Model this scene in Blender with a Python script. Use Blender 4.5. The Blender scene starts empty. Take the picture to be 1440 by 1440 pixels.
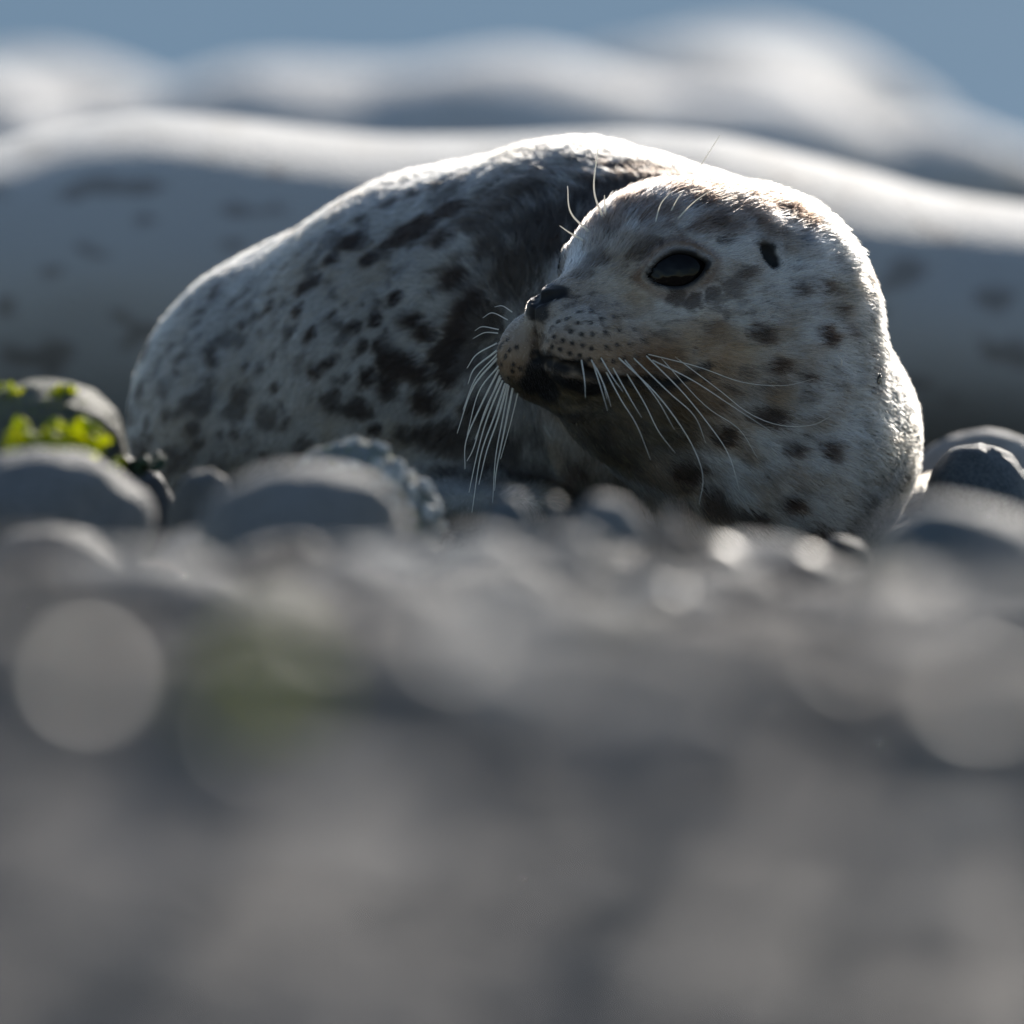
import bpy, math, random
import numpy as np
from mathutils import Vector, noise as mnoise

random.seed(7)
rng = np.random.default_rng(11)
R = math.radians
scene = bpy.context.scene
COL = scene.collection

# ------------------------------------------------------------------ camera
CAM_H = 0.46
CAM = np.array((0.0, -8.0, CAM_H))
cam_d = bpy.data.cameras.new('camera')
cam = bpy.data.objects.new('camera', cam_d)
COL.objects.link(cam)
cam.location = CAM
cam.rotation_euler = (math.pi / 2 - math.atan2(CAM_H, 8.0), 0, 0)
cam_d.sensor_width = 36.0
cam_d.lens = 400.0
cam_d.clip_start = 0.1
cam_d.clip_end = 20000.0
cam_d.dof.use_dof = True
cam_d.dof.focus_distance = 8.01
cam_d.dof.aperture_fstop = 3.7
scene.camera = cam

# ------------------------------------------------------------------ world and sun
SUN_EL, SUN_AZ = R(22), R(14)          # azimuth from +Y (straight behind the seals) towards +X
world = bpy.data.worlds.new('World')
scene.world = world
world.use_nodes = True
wn = world.node_tree
wn.nodes.clear()
wo = wn.nodes.new('ShaderNodeOutputWorld')
wb = wn.nodes.new('ShaderNodeBackground')
sky = wn.nodes.new('ShaderNodeTexSky')
sky.sky_type = 'NISHITA'
sky.sun_disc = False
sky.sun_elevation = SUN_EL
sky.sun_rotation = SUN_AZ
sky.air_density = 1.0
sky.dust_density = 0.25
sky.ozone_density = 1.5
wb.inputs['Strength'].default_value = 0.08
wn.links.new(sky.outputs['Color'], wb.inputs['Color'])
wn.links.new(wb.outputs['Background'], wo.inputs['Surface'])

sun_d = bpy.data.lights.new('sun', 'SUN')
sun_d.energy = 3.7
sun_d.angle = R(0.53)
sun_d.color = (1.0, 0.93, 0.84)
sun = bpy.data.objects.new('sun', sun_d)
COL.objects.link(sun)
to_sun = Vector((math.sin(SUN_AZ) * math.cos(SUN_EL), math.cos(SUN_AZ) * math.cos(SUN_EL), math.sin(SUN_EL)))
sun.rotation_euler = to_sun.to_track_quat('Z', 'Y').to_euler()
sun.location = (2, 6, 8)

vs = scene.view_settings
vs.view_transform = 'Standard'
vs.look = 'None'
vs.exposure = 0.85
vs.gamma = 1.0
vs.use_curve_mapping = False
scene.cycles.use_denoising = True
scene.cycles.max_bounces = 10
scene.cycles.transparent_max_bounces = 8
scene.cycles.sample_clamp_indirect = 6.0

# ------------------------------------------------------------------ small helpers
_F = np.array((0.0, 8.0, -CAM_H)); _F /= np.linalg.norm(_F)
_Rt = np.array((1.0, 0.0, 0.0))
_U = np.cross(_Rt, _F)


def pix_dir(px, py):
    return _F + _Rt * ((px - 720) / 1440 * 0.09) + _U * ((720 - py) / 1440 * 0.09)


def P(px, py, y):
    """point seen at photo pixel (px, py) whose world Y is y (a depth chosen from what the thing touches)"""
    d = pix_dir(px, py)
    return CAM + d * ((y - CAM[1]) / d[1])


def tag(o, label=None, cat=None, group=None, kind=None):
    if label: o['label'] = label
    if cat: o['category'] = cat
    if group: o['group'] = group
    if kind: o['kind'] = kind
    return o


def empty(name, loc):
    o = bpy.data.objects.new(name, None)
    o.empty_display_size = 0.05
    o.location = loc
    COL.objects.link(o)
    return o


def mesh_obj(name, verts, faces, mat=None, parent=None, smooth=True):
    me = bpy.data.meshes.new(name)
    me.from_pydata([tuple(v) for v in verts], [], [tuple(f) for f in faces])
    if smooth:
        me.polygons.foreach_set('use_smooth', np.ones(len(me.polygons), dtype=bool))
    me.update()
    o = bpy.data.objects.new(name, me)
    COL.objects.link(o)
    if mat: me.materials.append(mat)
    if parent is not None:
        o.parent = parent
        o.matrix_parent_inverse.identity()
        o.location = (0, 0, 0)
    return o


def _hash(ix, iy, iz, seed):
    h = (ix.astype(np.int64) * 374761393 + iy.astype(np.int64) * 668265263 + iz.astype(np.int64) * 2147483647 + seed * 974634777) & 0xFFFFFFFF
    h = ((h ^ (h >> 13)) * 1274126177) & 0xFFFFFFFF
    h = h ^ (h >> 16)
    return (h & 0xFFFFFF).astype(np.float32) / 0xFFFFFF


def vnoise(p, freq, seed=0):
    q = p * freq
    i = np.floor(q).astype(np.int64)
    f = (q - i).astype(np.float32)
    f = f * f * (3 - 2 * f)
    out = np.zeros(len(p), dtype=np.float32)
    for dx in (0, 1):
        wx = f[:, 0] if dx else 1 - f[:, 0]
        for dy in (0, 1):
            wy = f[:, 1] if dy else 1 - f[:, 1]
            for dz in (0, 1):
                wz = f[:, 2] if dz else 1 - f[:, 2]
                out += wx * wy * wz * _hash(i[:, 0] + dx, i[:, 1] + dy, i[:, 2] + dz, seed)
    return out


def fbm(p, freq, seed=0, oct=3):
    a, s, t = 1.0, 0.0, 0.0
    for o in range(oct):
        s = s + a * vnoise(p, freq * 2 ** o, seed + o * 17)
        t += a
        a *= 0.5
    return s / t


def smin(a, b, k):
    h = np.clip(0.5 + 0.5 * (b - a) / k, 0, 1)
    return b + (a - b) * h - k * h * (1 - h)


def smax(a, b, k):
    return -smin(-a, -b, k)


def cone(p, a, ra, b, rb):
    a = np.asarray(a, float); b = np.asarray(b, float)
    ba = b - a
    t = np.clip(((p - a) @ ba) / (ba @ ba), 0, 1)
    q = p - a - t[:, None] * ba
    return np.sqrt((q * q).sum(1)) - (ra + t * (rb - ra))


def ellip(p, c, axes, rad):
    """approximate ellipsoid distance; axes rows are unit vectors"""
    q = (p - np.asarray(c)) @ np.asarray(axes).T
    r = np.asarray(rad)
    k0 = np.sqrt(((q / r) ** 2).sum(1))
    k1 = np.sqrt(((q / (r * r)) ** 2).sum(1)) + 1e-9
    return k0 * (k0 - 1.0) / k1


def surface_nets(V, origin, h):
    nx, ny, nz = V.shape
    ins = V < 0
    c = [(i, j, k) for i in (0, 1) for j in (0, 1) for k in (0, 1)]
    cnt = np.zeros((nx - 1, ny - 1, nz - 1), dtype=np.int8)
    for i, j, k in c:
        cnt += ins[i:nx - 1 + i, j:ny - 1 + j, k:nz - 1 + k]
    act = np.argwhere((cnt > 0) & (cnt < 8))
    idx = -np.ones(cnt.shape, dtype=np.int64)
    idx[act[:, 0], act[:, 1], act[:, 2]] = np.arange(len(act))
    vals = [V[act[:, 0] + i, act[:, 1] + j, act[:, 2] + k] for i, j, k in c]
    acc = np.zeros((len(act), 3)); n = np.zeros(len(act))
    for a in range(8):
        for b in range(a + 1, 8):
            if sum(abs(c[a][t] - c[b][t]) for t in range(3)) != 1: continue
            va, vb = vals[a], vals[b]
            m = (va < 0) != (vb < 0)
            t = np.where(m, va / np.where(m, va - vb, 1), 0)
            pa, pb = np.array(c[a]), np.array(c[b])
            acc += m[:, None] * (pa + t[:, None] * (pb - pa)); n += m
    verts = origin + h * (act + acc / n[:, None])
    quads = []
    for ax in range(3):
        sl0 = [slice(None)] * 3; sl1 = [slice(None)] * 3
        sl0[ax] = slice(0, -1); sl1[ax] = slice(1, None)
        A, B = ins[tuple(sl0)], ins[tuple(sl1)]
        e = np.argwhere(A != B)
        b1, b2 = (ax + 1) % 3, (ax + 2) % 3
        e = e[(e[:, b1] > 0) & (e[:, b2] > 0) & (e[:, b1] < V.shape[b1] - 1) & (e[:, b2] < V.shape[b2] - 1)]
        flip = A[e[:, 0], e[:, 1], e[:, 2]]
        def cell(o1, o2):
            q = e.copy(); q[:, b1] -= o1; q[:, b2] -= o2
            return idx[q[:, 0], q[:, 1], q[:, 2]]
        q = np.stack([cell(1, 1), cell(0, 1), cell(0, 0), cell(1, 0)], 1)
        q[~flip] = q[~flip][:, ::-1]
        quads.append(q)
    return verts, np.concatenate(quads)


def subdivide(verts, quads):
    n = len(verts)
    fc = verts[quads].mean(1)
    e = np.concatenate([quads[:, [i, (i + 1) % 4]] for i in range(4)])
    es = np.sort(e, 1)
    u, inv = np.unique(es[:, 0] * (n + 1) + es[:, 1], return_inverse=True)
    ea, eb = u // (n + 1), u % (n + 1)
    ec = (verts[ea] + verts[eb]) / 2
    m = len(quads)
    eid = n + inv.reshape(4, m)
    fid = n + len(u) + np.arange(m)
    out = np.concatenate([np.stack([quads[:, i], eid[i], fid, eid[(i - 1) % 4]], 1) for i in range(4)])
    return np.concatenate([verts, ec, fc]), out


def grad(fn, p, e=0.0006):
    g = np.zeros_like(p)
    for a in range(3):
        d = np.zeros(3); d[a] = e
        g[:, a] = (fn(p + d) - fn(p - d)) / (2 * e)
    return g


def project(fn, p, it=3, lim=0.003):
    for _ in range(it):
        d = fn(p)
        g = grad(fn, p)
        l2 = (g * g).sum(1) + 1e-6
        s = d / l2
        st = g * s[:, None]
        ln = np.sqrt((st * st).sum(1)) + 1e-12
        p = p - st * np.minimum(1, lim / ln)[:, None]
    return p


def polygonise(fn, lo, hi, h, sub=1):
    lo = np.array(lo, float)
    n = np.ceil((np.array(hi) - lo) / h).astype(int) + 1
    g = np.stack(np.meshgrid(*[lo[i] + h * np.arange(n[i]) for i in range(3)], indexing='ij'), -1).reshape(-1, 3)
    V = np.concatenate([fn(g[i:i + 400000]) for i in range(0, len(g), 400000)]).reshape(n)
    v, q = surface_nets(V, lo, h)
    for _ in range(sub):
        v, q = subdivide(v, q)
        v = project(fn, v, 2)
    return v, q


def fast_mesh(name, v, q):
    me = bpy.data.meshes.new(name)
    me.vertices.add(len(v)); me.vertices.foreach_set('co', v.astype(np.float32).ravel())
    k = q.shape[1]
    me.loops.add(len(q) * k); me.loops.foreach_set('vertex_index', q.astype(np.int32).ravel())
    me.polygons.add(len(q))
    me.polygons.foreach_set('loop_start', np.arange(0, len(q) * k, k, dtype=np.int32))
    me.polygons.foreach_set('use_smooth', np.ones(len(q), dtype=bool))
    me.update(calc_edges=True)
    me.validate()
    return me


def set_color(me, col):
    a = me.attributes.new('col', 'FLOAT_COLOR', 'POINT')
    c = np.ones((len(col), 4), dtype=np.float32); c[:, :3] = col
    a.data.foreach_set('color', c.ravel())


# ------------------------------------------------------------------ materials
def material(name):
    m = bpy.data.materials.new(name); m.use_nodes = True
    nt = m.node_tree
    b = nt.nodes['Principled BSDF']
    return m, nt, b


def add(nt, kind, **kw):
    n = nt.nodes.new(kind)
    for k, v in kw.items():
        if hasattr(n, k): setattr(n, k, v)
        else: n.inputs[k].default_value = v
    return n


def ramp(nt, fac, stops):
    r = nt.nodes.new('ShaderNodeValToRGB')
    els = r.color_ramp.elements
    while len(els) < len(stops): els.new(0.5)
    for e, (p, c) in zip(els, stops):
        e.position = p; e.color = (*c, 1)
    nt.links.new(fac, r.inputs['Fac'])
    return r.outputs['Color']


def stone_material(name, dark, light, rough=0.55, scale=30.0, speck=None, green=0.0):
    m, nt, b = material(name)
    tc = add(nt, 'ShaderNodeTexCoord')
    oi = add(nt, 'ShaderNodeObjectInfo')
    n1 = add(nt, 'ShaderNodeTexNoise', **{'Scale': scale * 0.35, 'Detail': 6.0, 'Roughness': 0.65})
    n2 = add(nt, 'ShaderNodeTexNoise', **{'Scale': scale * 4, 'Detail': 4.0})
    nt.links.new(tc.outputs['Object'], n1.inputs['Vector'])
    nt.links.new(tc.outputs['Object'], n2.inputs['Vector'])
    c = ramp(nt, n1.outputs['Fac'], [(0.3, dark), (0.7, light)])
    hs = add(nt, 'ShaderNodeHueSaturation')
    mr = add(nt, 'ShaderNodeMapRange'); mr.inputs['To Min'].default_value = 0.65; mr.inputs['To Max'].default_value = 1.45
    nt.links.new(oi.outputs['Random'], mr.inputs['Value'])
    nt.links.new(mr.outputs['Result'], hs.inputs['Value'])
    nt.links.new(c, hs.inputs['Color'])
    last = hs.outputs['Color']
    if speck:
        s = ramp(nt, n2.outputs['Fac'], [(0.58, (0, 0, 0)), (0.66, (1, 1, 1))])
        mx = add(nt, 'ShaderNodeMixRGB'); mx.inputs['Color2'].default_value = (*speck, 1)
        nt.links.new(s, mx.inputs['Fac']); nt.links.new(last, mx.inputs['Color1'])
        last = mx.outputs['Color']
    if green > 0:
        n3 = add(nt, 'ShaderNodeTexNoise', **{'Scale': scale * 0.5, 'Detail': 3.0})
        nt.links.new(tc.outputs['Object'], n3.inputs['Vector'])
        s = ramp(nt, n3.outputs['Fac'], [(0.62 - green * 0.3, (0, 0, 0)), (0.72 - green * 0.3, (1, 1, 1))])
        mx = add(nt, 'ShaderNodeMixRGB'); mx.inputs['Color2'].default_value = (0.16, 0.2, 0.03, 1)
        nt.links.new(s, mx.inputs['Fac']); nt.links.new(last, mx.inputs['Color1'])
        last = mx.outputs['Color']
    nt.links.new(last, b.inputs['Base Color'])
    rr = add(nt, 'ShaderNodeMapRange'); rr.inputs['To Min'].default_value = rough + 0.05; rr.inputs['To Max'].default_value = rough + 0.35; b.inputs['Specular IOR Level'].default_value = 0.3
    nt.links.new(n1.outputs['Fac'], rr.inputs['Value']); nt.links.new(rr.outputs['Result'], b.inputs['Roughness'])
    bp = add(nt, 'ShaderNodeBump'); bp.inputs['Strength'].default_value = 0.6; bp.inputs['Distance'].default_value = 0.02
    nt.links.new(n2.outputs['Fac'], bp.inputs['Height']); nt.links.new(bp.outputs['Normal'], b.inputs['Normal'])
    return m


M = {}
M['grey'] = stone_material('grey_stone', (0.075, 0.076, 0.078), (0.27, 0.26, 0.25), 0.45, speck=(0.42, 0.41, 0.38))
M['blue'] = stone_material('blue_grey_stone', (0.045, 0.06, 0.07), (0.17, 0.19, 0.205), 0.4, speck=(0.34, 0.35, 0.35))
M['dark'] = stone_material('dark_stone', (0.03, 0.031, 0.034), (0.085, 0.082, 0.085), 0.4)
M['pale'] = stone_material('pale_stone', (0.27, 0.255, 0.235), (0.52, 0.5, 0.47), 0.5)
M['tan'] = stone_material('tan_stone', (0.17, 0.125, 0.095), (0.36, 0.28, 0.22), 0.5)
M['mossy'] = stone_material('algae_stone', (0.072, 0.080, 0.060), (0.160, 0.160, 0.128), 0.5, green=0.2)
M['barn'] = stone_material('barnacled_stone', (0.12, 0.135, 0.13), (0.3, 0.31, 0.3), 0.65, speck=(0.45, 0.44, 0.41), green=0.15)
M['gravel'] = stone_material('gravel', (0.064, 0.062, 0.062), (0.208, 0.200, 0.192), 0.55, scale=12)
M['ground'] = stone_material('shore_silt', (0.07, 0.061, 0.057), (0.29, 0.25, 0.215), 0.6, scale=17)

m, nt, b = material('wet_pebble')
b.inputs['Base Color'].default_value = (0.1, 0.095, 0.09, 1); b.inputs['Roughness'].default_value = 0.46; b.inputs['Specular IOR Level'].default_value = 0.16
M['wet'] = m
m, nt, b = material('damp_pebble')
b.inputs['Base Color'].default_value = (0.12, 0.11, 0.1, 1); b.inputs['Roughness'].default_value = 0.42; b.inputs['Specular IOR Level'].default_value = 0.12
M['damp'] = m
m, nt, b = material('barnacle_shell')
b.inputs['Base Color'].default_value = (0.5, 0.49, 0.46, 1); b.inputs['Roughness'].default_value = 0.7
nz = add(nt, 'ShaderNodeTexNoise', **{'Scale': 400.0}); bp = add(nt, 'ShaderNodeBump'); bp.inputs['Strength'].default_value = 0.5; bp.inputs['Distance'].default_value = 0.002
nt.links.new(nz.outputs['Fac'], bp.inputs['Height']); nt.links.new(bp.outputs['Normal'], b.inputs['Normal'])
M['barnacle'] = m


def weed_material(name, c1, c2, trans):
    m, nt, b = material(name)
    tc = add(nt, 'ShaderNodeTexCoord')
    n1 = add(nt, 'ShaderNodeTexNoise', **{'Scale': 60.0, 'Detail': 3.0})
    nt.links.new(tc.outputs['Object'], n1.inputs['Vector'])
    c = ramp(nt, n1.outputs['Fac'], [(0.35, c1), (0.65, c2)])
    nt.links.new(c, b.inputs['Base Color'])
    b.inputs['Roughness'].default_value = 0.55
    b.inputs['Specular IOR Level'].default_value = 0.25
    tr = add(nt, 'ShaderNodeBsdfTranslucent'); nt.links.new(c, tr.inputs['Color'])
    mx = add(nt, 'ShaderNodeMixShader'); mx.inputs['Fac'].default_value = trans
    nt.links.new(b.outputs['BSDF'], mx.inputs[1]); nt.links.new(tr.outputs['BSDF'], mx.inputs[2])
    nt.links.new(mx.outputs['Shader'], nt.nodes['Material Output'].inputs['Surface'])
    return m


M['weed'] = weed_material('green_seaweed', (0.34, 0.42, 0.02), (0.86, 0.84, 0.05), 0.8)
M['darkweed'] = weed_material('dark_seaweed', (0.012, 0.02, 0.012), (0.03, 0.055, 0.02), 0.15)

# seal skin (colour is the coat's pigment with some shade put in, stored per vertex / per hair)
m, nt, b = material('seal_skin')
at = add(nt, 'ShaderNodeAttribute', attribute_name='col')
nt.links.new(at.outputs['Color'], b.inputs['Base Color'])
b.inputs['Roughness'].default_value = 0.6
b.inputs['Specular IOR Level'].default_value = 0.2
M['skin'] = m

m, nt, b = material('seal_coat')          # short fur of the other seals, seen only out of focus
at = add(nt, 'ShaderNodeAttribute', attribute_name='col')
nt.links.new(at.outputs['Color'], b.inputs['Base Color'])
b.inputs['Roughness'].default_value = 0.75
b.inputs['Sheen Weight'].default_value = 0.35
b.inputs['Sheen Roughness'].default_value = 0.4
tc = add(nt, 'ShaderNodeTexCoord')
nz = add(nt, 'ShaderNodeTexNoise', **{'Scale': 260.0, 'Detail': 2.0}); bp = add(nt, 'ShaderNodeBump'); bp.inputs['Strength'].default_value = 0.6; bp.inputs['Distance'].default_value = 0.004
nt.links.new(tc.outputs['Object'], nz.inputs['Vector'])
nt.links.new(nz.outputs['Fac'], bp.inputs['Height']); nt.links.new(bp.outputs['Normal'], b.inputs['Normal'])
M['coat'] = m

m, nt, b = material('seal_fur')
at = add(nt, 'ShaderNodeAttribute', attribute_name='col')
hb = add(nt, 'ShaderNodeBsdfHairPrincipled')
hb.parametrization = 'COLOR'
nt.links.new(at.outputs['Color'], hb.inputs['Color'])
hb.inputs['Roughness'].default_value = 0.45
hb.inputs['IOR'].default_value = 1.42
hb.inputs['Radial Roughness'].default_value = 0.5
hb.inputs['Coat'].default_value = 0.0
nt.links.new(hb.outputs['BSDF'], nt.nodes['Material Output'].inputs['Surface'])
M['fur'] = m

m, nt, b = material('eye_wet')
tc = add(nt, 'ShaderNodeTexCoord')
b.inputs['Base Color'].default_value = (0.003, 0.0025, 0.0025, 1)
b.inputs['Roughness'].default_value = 0.12
b.inputs['Specular IOR Level'].default_value = 0.14
nz = add(nt, 'ShaderNodeTexNoise', **{'Scale': 55.0, 'Detail': 2.0}); bp = add(nt, 'ShaderNodeBump'); bp.inputs['Strength'].default_value = 0.5; bp.inputs['Distance'].default_value = 0.004
nt.links.new(tc.outputs['Object'], nz.inputs['Vector']); nt.links.new(nz.outputs['Fac'], bp.inputs['Height']); nt.links.new(bp.outputs['Normal'], b.inputs['Normal'])
M['eye'] = m

m, nt, b = material('closed_dark_eye')
b.inputs['Base Color'].default_value = (0.006, 0.005, 0.005, 1); b.inputs['Roughness'].default_value = 0.75; b.inputs['Specular IOR Level'].default_value = 0.1
M['dulleye'] = m

m, nt, b = material('whisker')
b.inputs['Base Color'].default_value = (0.85, 0.82, 0.76, 1)
b.inputs['Roughness'].default_value = 0.3
b.inputs['Transmission Weight'].default_value = 0.0
tr = add(nt, 'ShaderNodeBsdfTranslucent'); tr.inputs['Color'].default_value = (0.92, 0.88, 0.8, 1)
mx = add(nt, 'ShaderNodeMixShader'); mx.inputs['Fac'].default_value = 0.55
nt.links.new(b.outputs['BSDF'], mx.inputs[1]); nt.links.new(tr.outputs['BSDF'], mx.inputs[2])
nt.links.new(mx.outputs['Shader'], nt.nodes['Material Output'].inputs['Surface'])
M['whisker'] = m

m, nt, b = material('fly_body')
b.inputs['Base Color'].default_value = (0.012, 0.012, 0.014, 1); b.inputs['Roughness'].default_value = 0.35
M['fly'] = m
m, nt, b = material('fly_wing')
b.inputs['Base Color'].default_value = (0.12, 0.12, 0.12, 1); b.inputs['Roughness'].default_value = 0.2; b.inputs['Alpha'].default_value = 0.6
M['wing'] = m

m, nt, b = material('sea_water')
tc = add(nt, 'ShaderNodeTexCoord')
mp = add(nt, 'ShaderNodeMapping'); mp.inputs['Scale'].default_value = (0.4, 1.0, 1.0)
nz = add(nt, 'ShaderNodeTexNoise', **{'Scale': 0.5, 'Detail': 5.0, 'Roughness': 0.6})
nt.links.new(tc.outputs['Object'], mp.inputs['Vector']); nt.links.new(mp.outputs['Vector'], nz.inputs['Vector'])
c = ramp(nt, nz.outputs['Fac'], [(0.3, (0.135, 0.215, 0.288)), (0.7, (0.162, 0.25, 0.332))])
df = add(nt, 'ShaderNodeBsdfDiffuse'); nt.links.new(c, df.inputs['Color'])
gl = add(nt, 'ShaderNodeBsdfGlossy'); gl.inputs['Roughness'].default_value = 0.6; gl.inputs['Color'].default_value = (0.8, 0.85, 0.9, 1)
mx = add(nt, 'ShaderNodeMixShader'); mx.inputs['Fac'].default_value = 0.015
nt.links.new(df.outputs['BSDF'], mx.inputs[1]); nt.links.new(gl.outputs['BSDF'], mx.inputs[2])
nt.links.new(mx.outputs['Shader'], nt.nodes['Material Output'].inputs['Surface'])
M['sea'] = m

# ------------------------------------------------------------------ setting: shore and sea
_GY = np.array([-400, -9, -6.0, -4.9, -4.36, -4.02, -3.88, -3.5, -3.0, -2.0, -1.2, -0.55, -0.2, 0.6, 3.0, 6.0, 9.0, 14.0, 60.0])
_GZ = np.array([-0.6, -0.45, -0.38, -0.08, 0.075, 0.150, 0.175, 0.13, 0.09, 0.055, 0.022, -0.03, -0.055, -0.055, -0.06, -0.065, -0.16, -0.4, -3.0])


def ground_z(x, y):
    x = np.atleast_1d(np.asarray(x, float)); y = np.atleast_1d(np.asarray(y, float))
    z = np.interp(y, _GY, _GZ)
    p = np.stack([x, y, np.zeros_like(x)], 1)
    amp = np.where(np.abs(y) < 12, 1.0, 2.0)
    return z + amp * ((fbm(p, 2.2, 3) - 0.5) * 0.03 + (fbm(p, 14.0, 5, 2) - 0.5) * 0.012)


def grid_sheet(name, xs, ys, mat):
    X, Y = np.meshgrid(xs, ys, indexing='ij')
    Z = ground_z(X.ravel(), Y.ravel())
    v = np.stack([X.ravel(), Y.ravel(), Z], 1)
    ny = len(ys)
    i, j = np.meshgrid(np.arange(len(xs) - 1), np.arange(ny - 1), indexing='ij')
    a = (i * ny + j).ravel()
    q = np.stack([a, a + ny, a + ny + 1, a + 1], 1)
    me = fast_mesh(name, v, q); me.materials.append(mat)
    o = bpy.data.objects.new(name, me); COL.objects.link(o)
    return o


xs = np.concatenate([np.linspace(-400, -8, 12), np.linspace(-6, -1.6, 12), np.linspace(-1.5, 1.5, 151), np.linspace(1.6, 6, 12), np.linspace(8, 400, 12)])
ys = np.concatenate([np.linspace(-400, -14, 10), np.linspace(-12, -6.2, 12), np.linspace(-6, 2, 321), np.linspace(2.1, 16, 140), np.linspace(17, 60, 12)])
shore = grid_sheet('shore', xs, ys, M['ground'])
tag(shore, 'dark silty shore of stones running down to the sea', 'shore', kind='structure')

sea = mesh_obj('sea', [(-9000, 8.5, -0.17), (9000, 8.5, -0.17), (9000, 14000, -0.17), (-9000, 14000, -0.17)], [(0, 1, 2, 3)], M['sea'])
tag(sea, 'calm blue-grey sea behind the resting seals', 'sea', kind='structure')


def tree_parts(o):
    return list(o.children)


# ------------------------------------------------------------------ the seal in focus
NOSE = P(748, 430, -0.024)
HB = np.array((math.cos(R(45)), math.sin(R(45)), 0.0))       # backwards along the head
HN = np.array((math.sin(R(45)), -math.cos(R(45)), 0.0))      # towards the head's near side
HU = np.array((0.0, 0.0, 1.0))
HAX = np.stack([HB, HN, HU])


def hd(s, v, w):
    return NOSE + HB * s * 1e-3 + HN * v * 1e-3 + HU * w * 1e-3


def to_head(p):
    return (p - NOSE) @ HAX.T * 1e3


BARREL = hd(206, 0, -25)
NODES = [  # neck, shoulders, back, rump, tail: centre and radius
    (BARREL, 0.105),
    (P(1108, 622, 0.20), 0.097),
    (P(960, 510, 0.26), 0.126),
    (P(822, 500, 0.30), 0.150),
    (P(632, 536, 0.35), 0.147),
    (P(452, 606, 0.42), 0.1335),
    (P(455, 640, 0.66), 0.098),
    (P(452, 655, 0.86), 0.055),
]
THROAT = P(1074, 628, 0.115)
CROWN = hd(121, 0, 10)
MID = hd(152, 0, -1)


def body_sdf(p):
    d = None
    for (a, ra), (b_, rb) in zip(NODES[1:-1], NODES[2:]):
        c = cone(p, a, ra, b_, rb)
        d = c if d is None else smin(d, c, 0.035)
    d = smin(d, cone(p, BARREL, 0.105, THROAT, 0.0935), 0.048)
    d = smin(d, cone(p, BARREL + np.array((-0.01, 0.02, 0)), 0.090, NODES[2][0] + np.array((0, 0, 0.01)), 0.122), 0.03)
    # belly resting on the shore
    d = smin(d, cone(p, P(700, 640, 0.30), 0.10, P(480, 680, 0.40), 0.085), 0.05)
    # hind flippers and fore flipper
    t = P(452, 655, 0.86)
    for sx in (-1, 1):
        d = smin(d, ellip(p, t + np.array((0.05 * sx, 0.12, -0.02)), np.eye(3), (0.03, 0.11, 0.045)), 0.03)
    d = smin(d, ellip(p, P(640, 705, 0.17), np.array([[0.9, -0.43, 0], [0.43, 0.9, 0], [0, 0, 1.0]]), (0.085, 0.045, 0.018)), 0.03)
    d = smin(d, ellip(p, np.array((0.33, 0.33, -0.01)), np.eye(3), (0.05, 0.09, 0.02)), 0.03)
    return d


EYE = {}


def almond(q):
    """1 on the rim of the lid opening"""
    return np.sqrt((q[:, 1] / 0.0104) ** 2 + 0.02) + (q[:, 0] / 0.0222) ** 2 - 0.06



def head_sdf(p, carve=True):
    d = smin(cone(p, CROWN, 0.061, MID, 0.0865), cone(p, MID, 0.0865, BARREL, 0.104), 0.02)
    d = smin(d, cone(p, hd(19, 0, -5), 0.0175, hd(106, 0, 4), 0.044), 0.016)
    d = smin(d, cone(p, hd(42, 0, -60), 0.021, hd(112, 0, -58), 0.057), 0.018)
    d = smin(d, cone(p, hd(112, 0, -58), 0.057, THROAT, 0.088), 0.03)
    for sg in (-1, 1):
        d = smin(d, cone(p, hd(110, 32 * sg, -32), 0.042, hd(170, 30 * sg, -40), 0.075), 0.02)
        d = smin(d, ellip(p, hd(106, 35 * sg, 29), HAX, (0.027, 0.017, 0.018)) if sg > 0 else ellip(p, hd(108, -36, 22), HAX, (0.021, 0.012, 0.013)), 0.02 if sg > 0 else 0.01)
        d = smin(d, ellip(p, hd(44, 22 * sg, -30 if sg > 0 else -37), HAX, (0.048, 0.0295, 0.0335 if sg > 0 else 0.035)), 0.013)
    if carve:
        for sg, e in EYE.items():
            E, ax = e
            q = (p - E) @ ax.T
            rr = almond(q)
            near = np.abs(q[:, 2]) < 0.03
            d = d - np.where(near, 0.0026 * np.exp(-((rr - 1.25) / 0.28) ** 2), 0)
            if sg > 0: d = d - np.where(near & (q[:, 1] > 0), 0.0016 * np.exp(-((rr - 1.9) / 0.2) ** 2), 0)
            d = smax(d, -np.maximum((rr - 1.0) * 0.0075, np.abs(q[:, 2]) - 0.012), 0.0025)
        if 'ear' in FEAT:
            for sg in (-1, 1):
                c, ax = FEAT['ear'][sg]
                d = smax(d, -ellip(p, c, ax, (0.0064, 0.0105, 0.016)), 0.004)
        if 'mouth' in FEAT:
            for ch in FEAT['mouth']:
                for (a, ra), (b_, rb) in zip(ch[:-1], ch[1:]):
                    d = smax(d, -cone(p, a, ra, b_, rb), 0.003)
    return d


FEAT = {}


def seal_sdf(p, carve=True):
    d = body_sdf(p)
    hm = ((p - hd(120, 0, -20)) ** 2).sum(1) < 0.23 ** 2
    if hm.any():
        q = p[hm]
        h = head_sdf(q, carve)
        d[hm] = smin(d[hm], h, 0.008)
    return d + (0.0 if not carve else 0.0)


def seal_full(p):
    d = seal_sdf(p)
    # loose skin: soft folds along the flank
    w = np.clip((p[:, 1] - 0.1) / 0.1, 0, 1)
    return d + w * (fbm(p, 11.0, 21, 2) - 0.5) * 0.007 + (fbm(p, 45.0, 22, 2) - 0.5) * 0.0022


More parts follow.
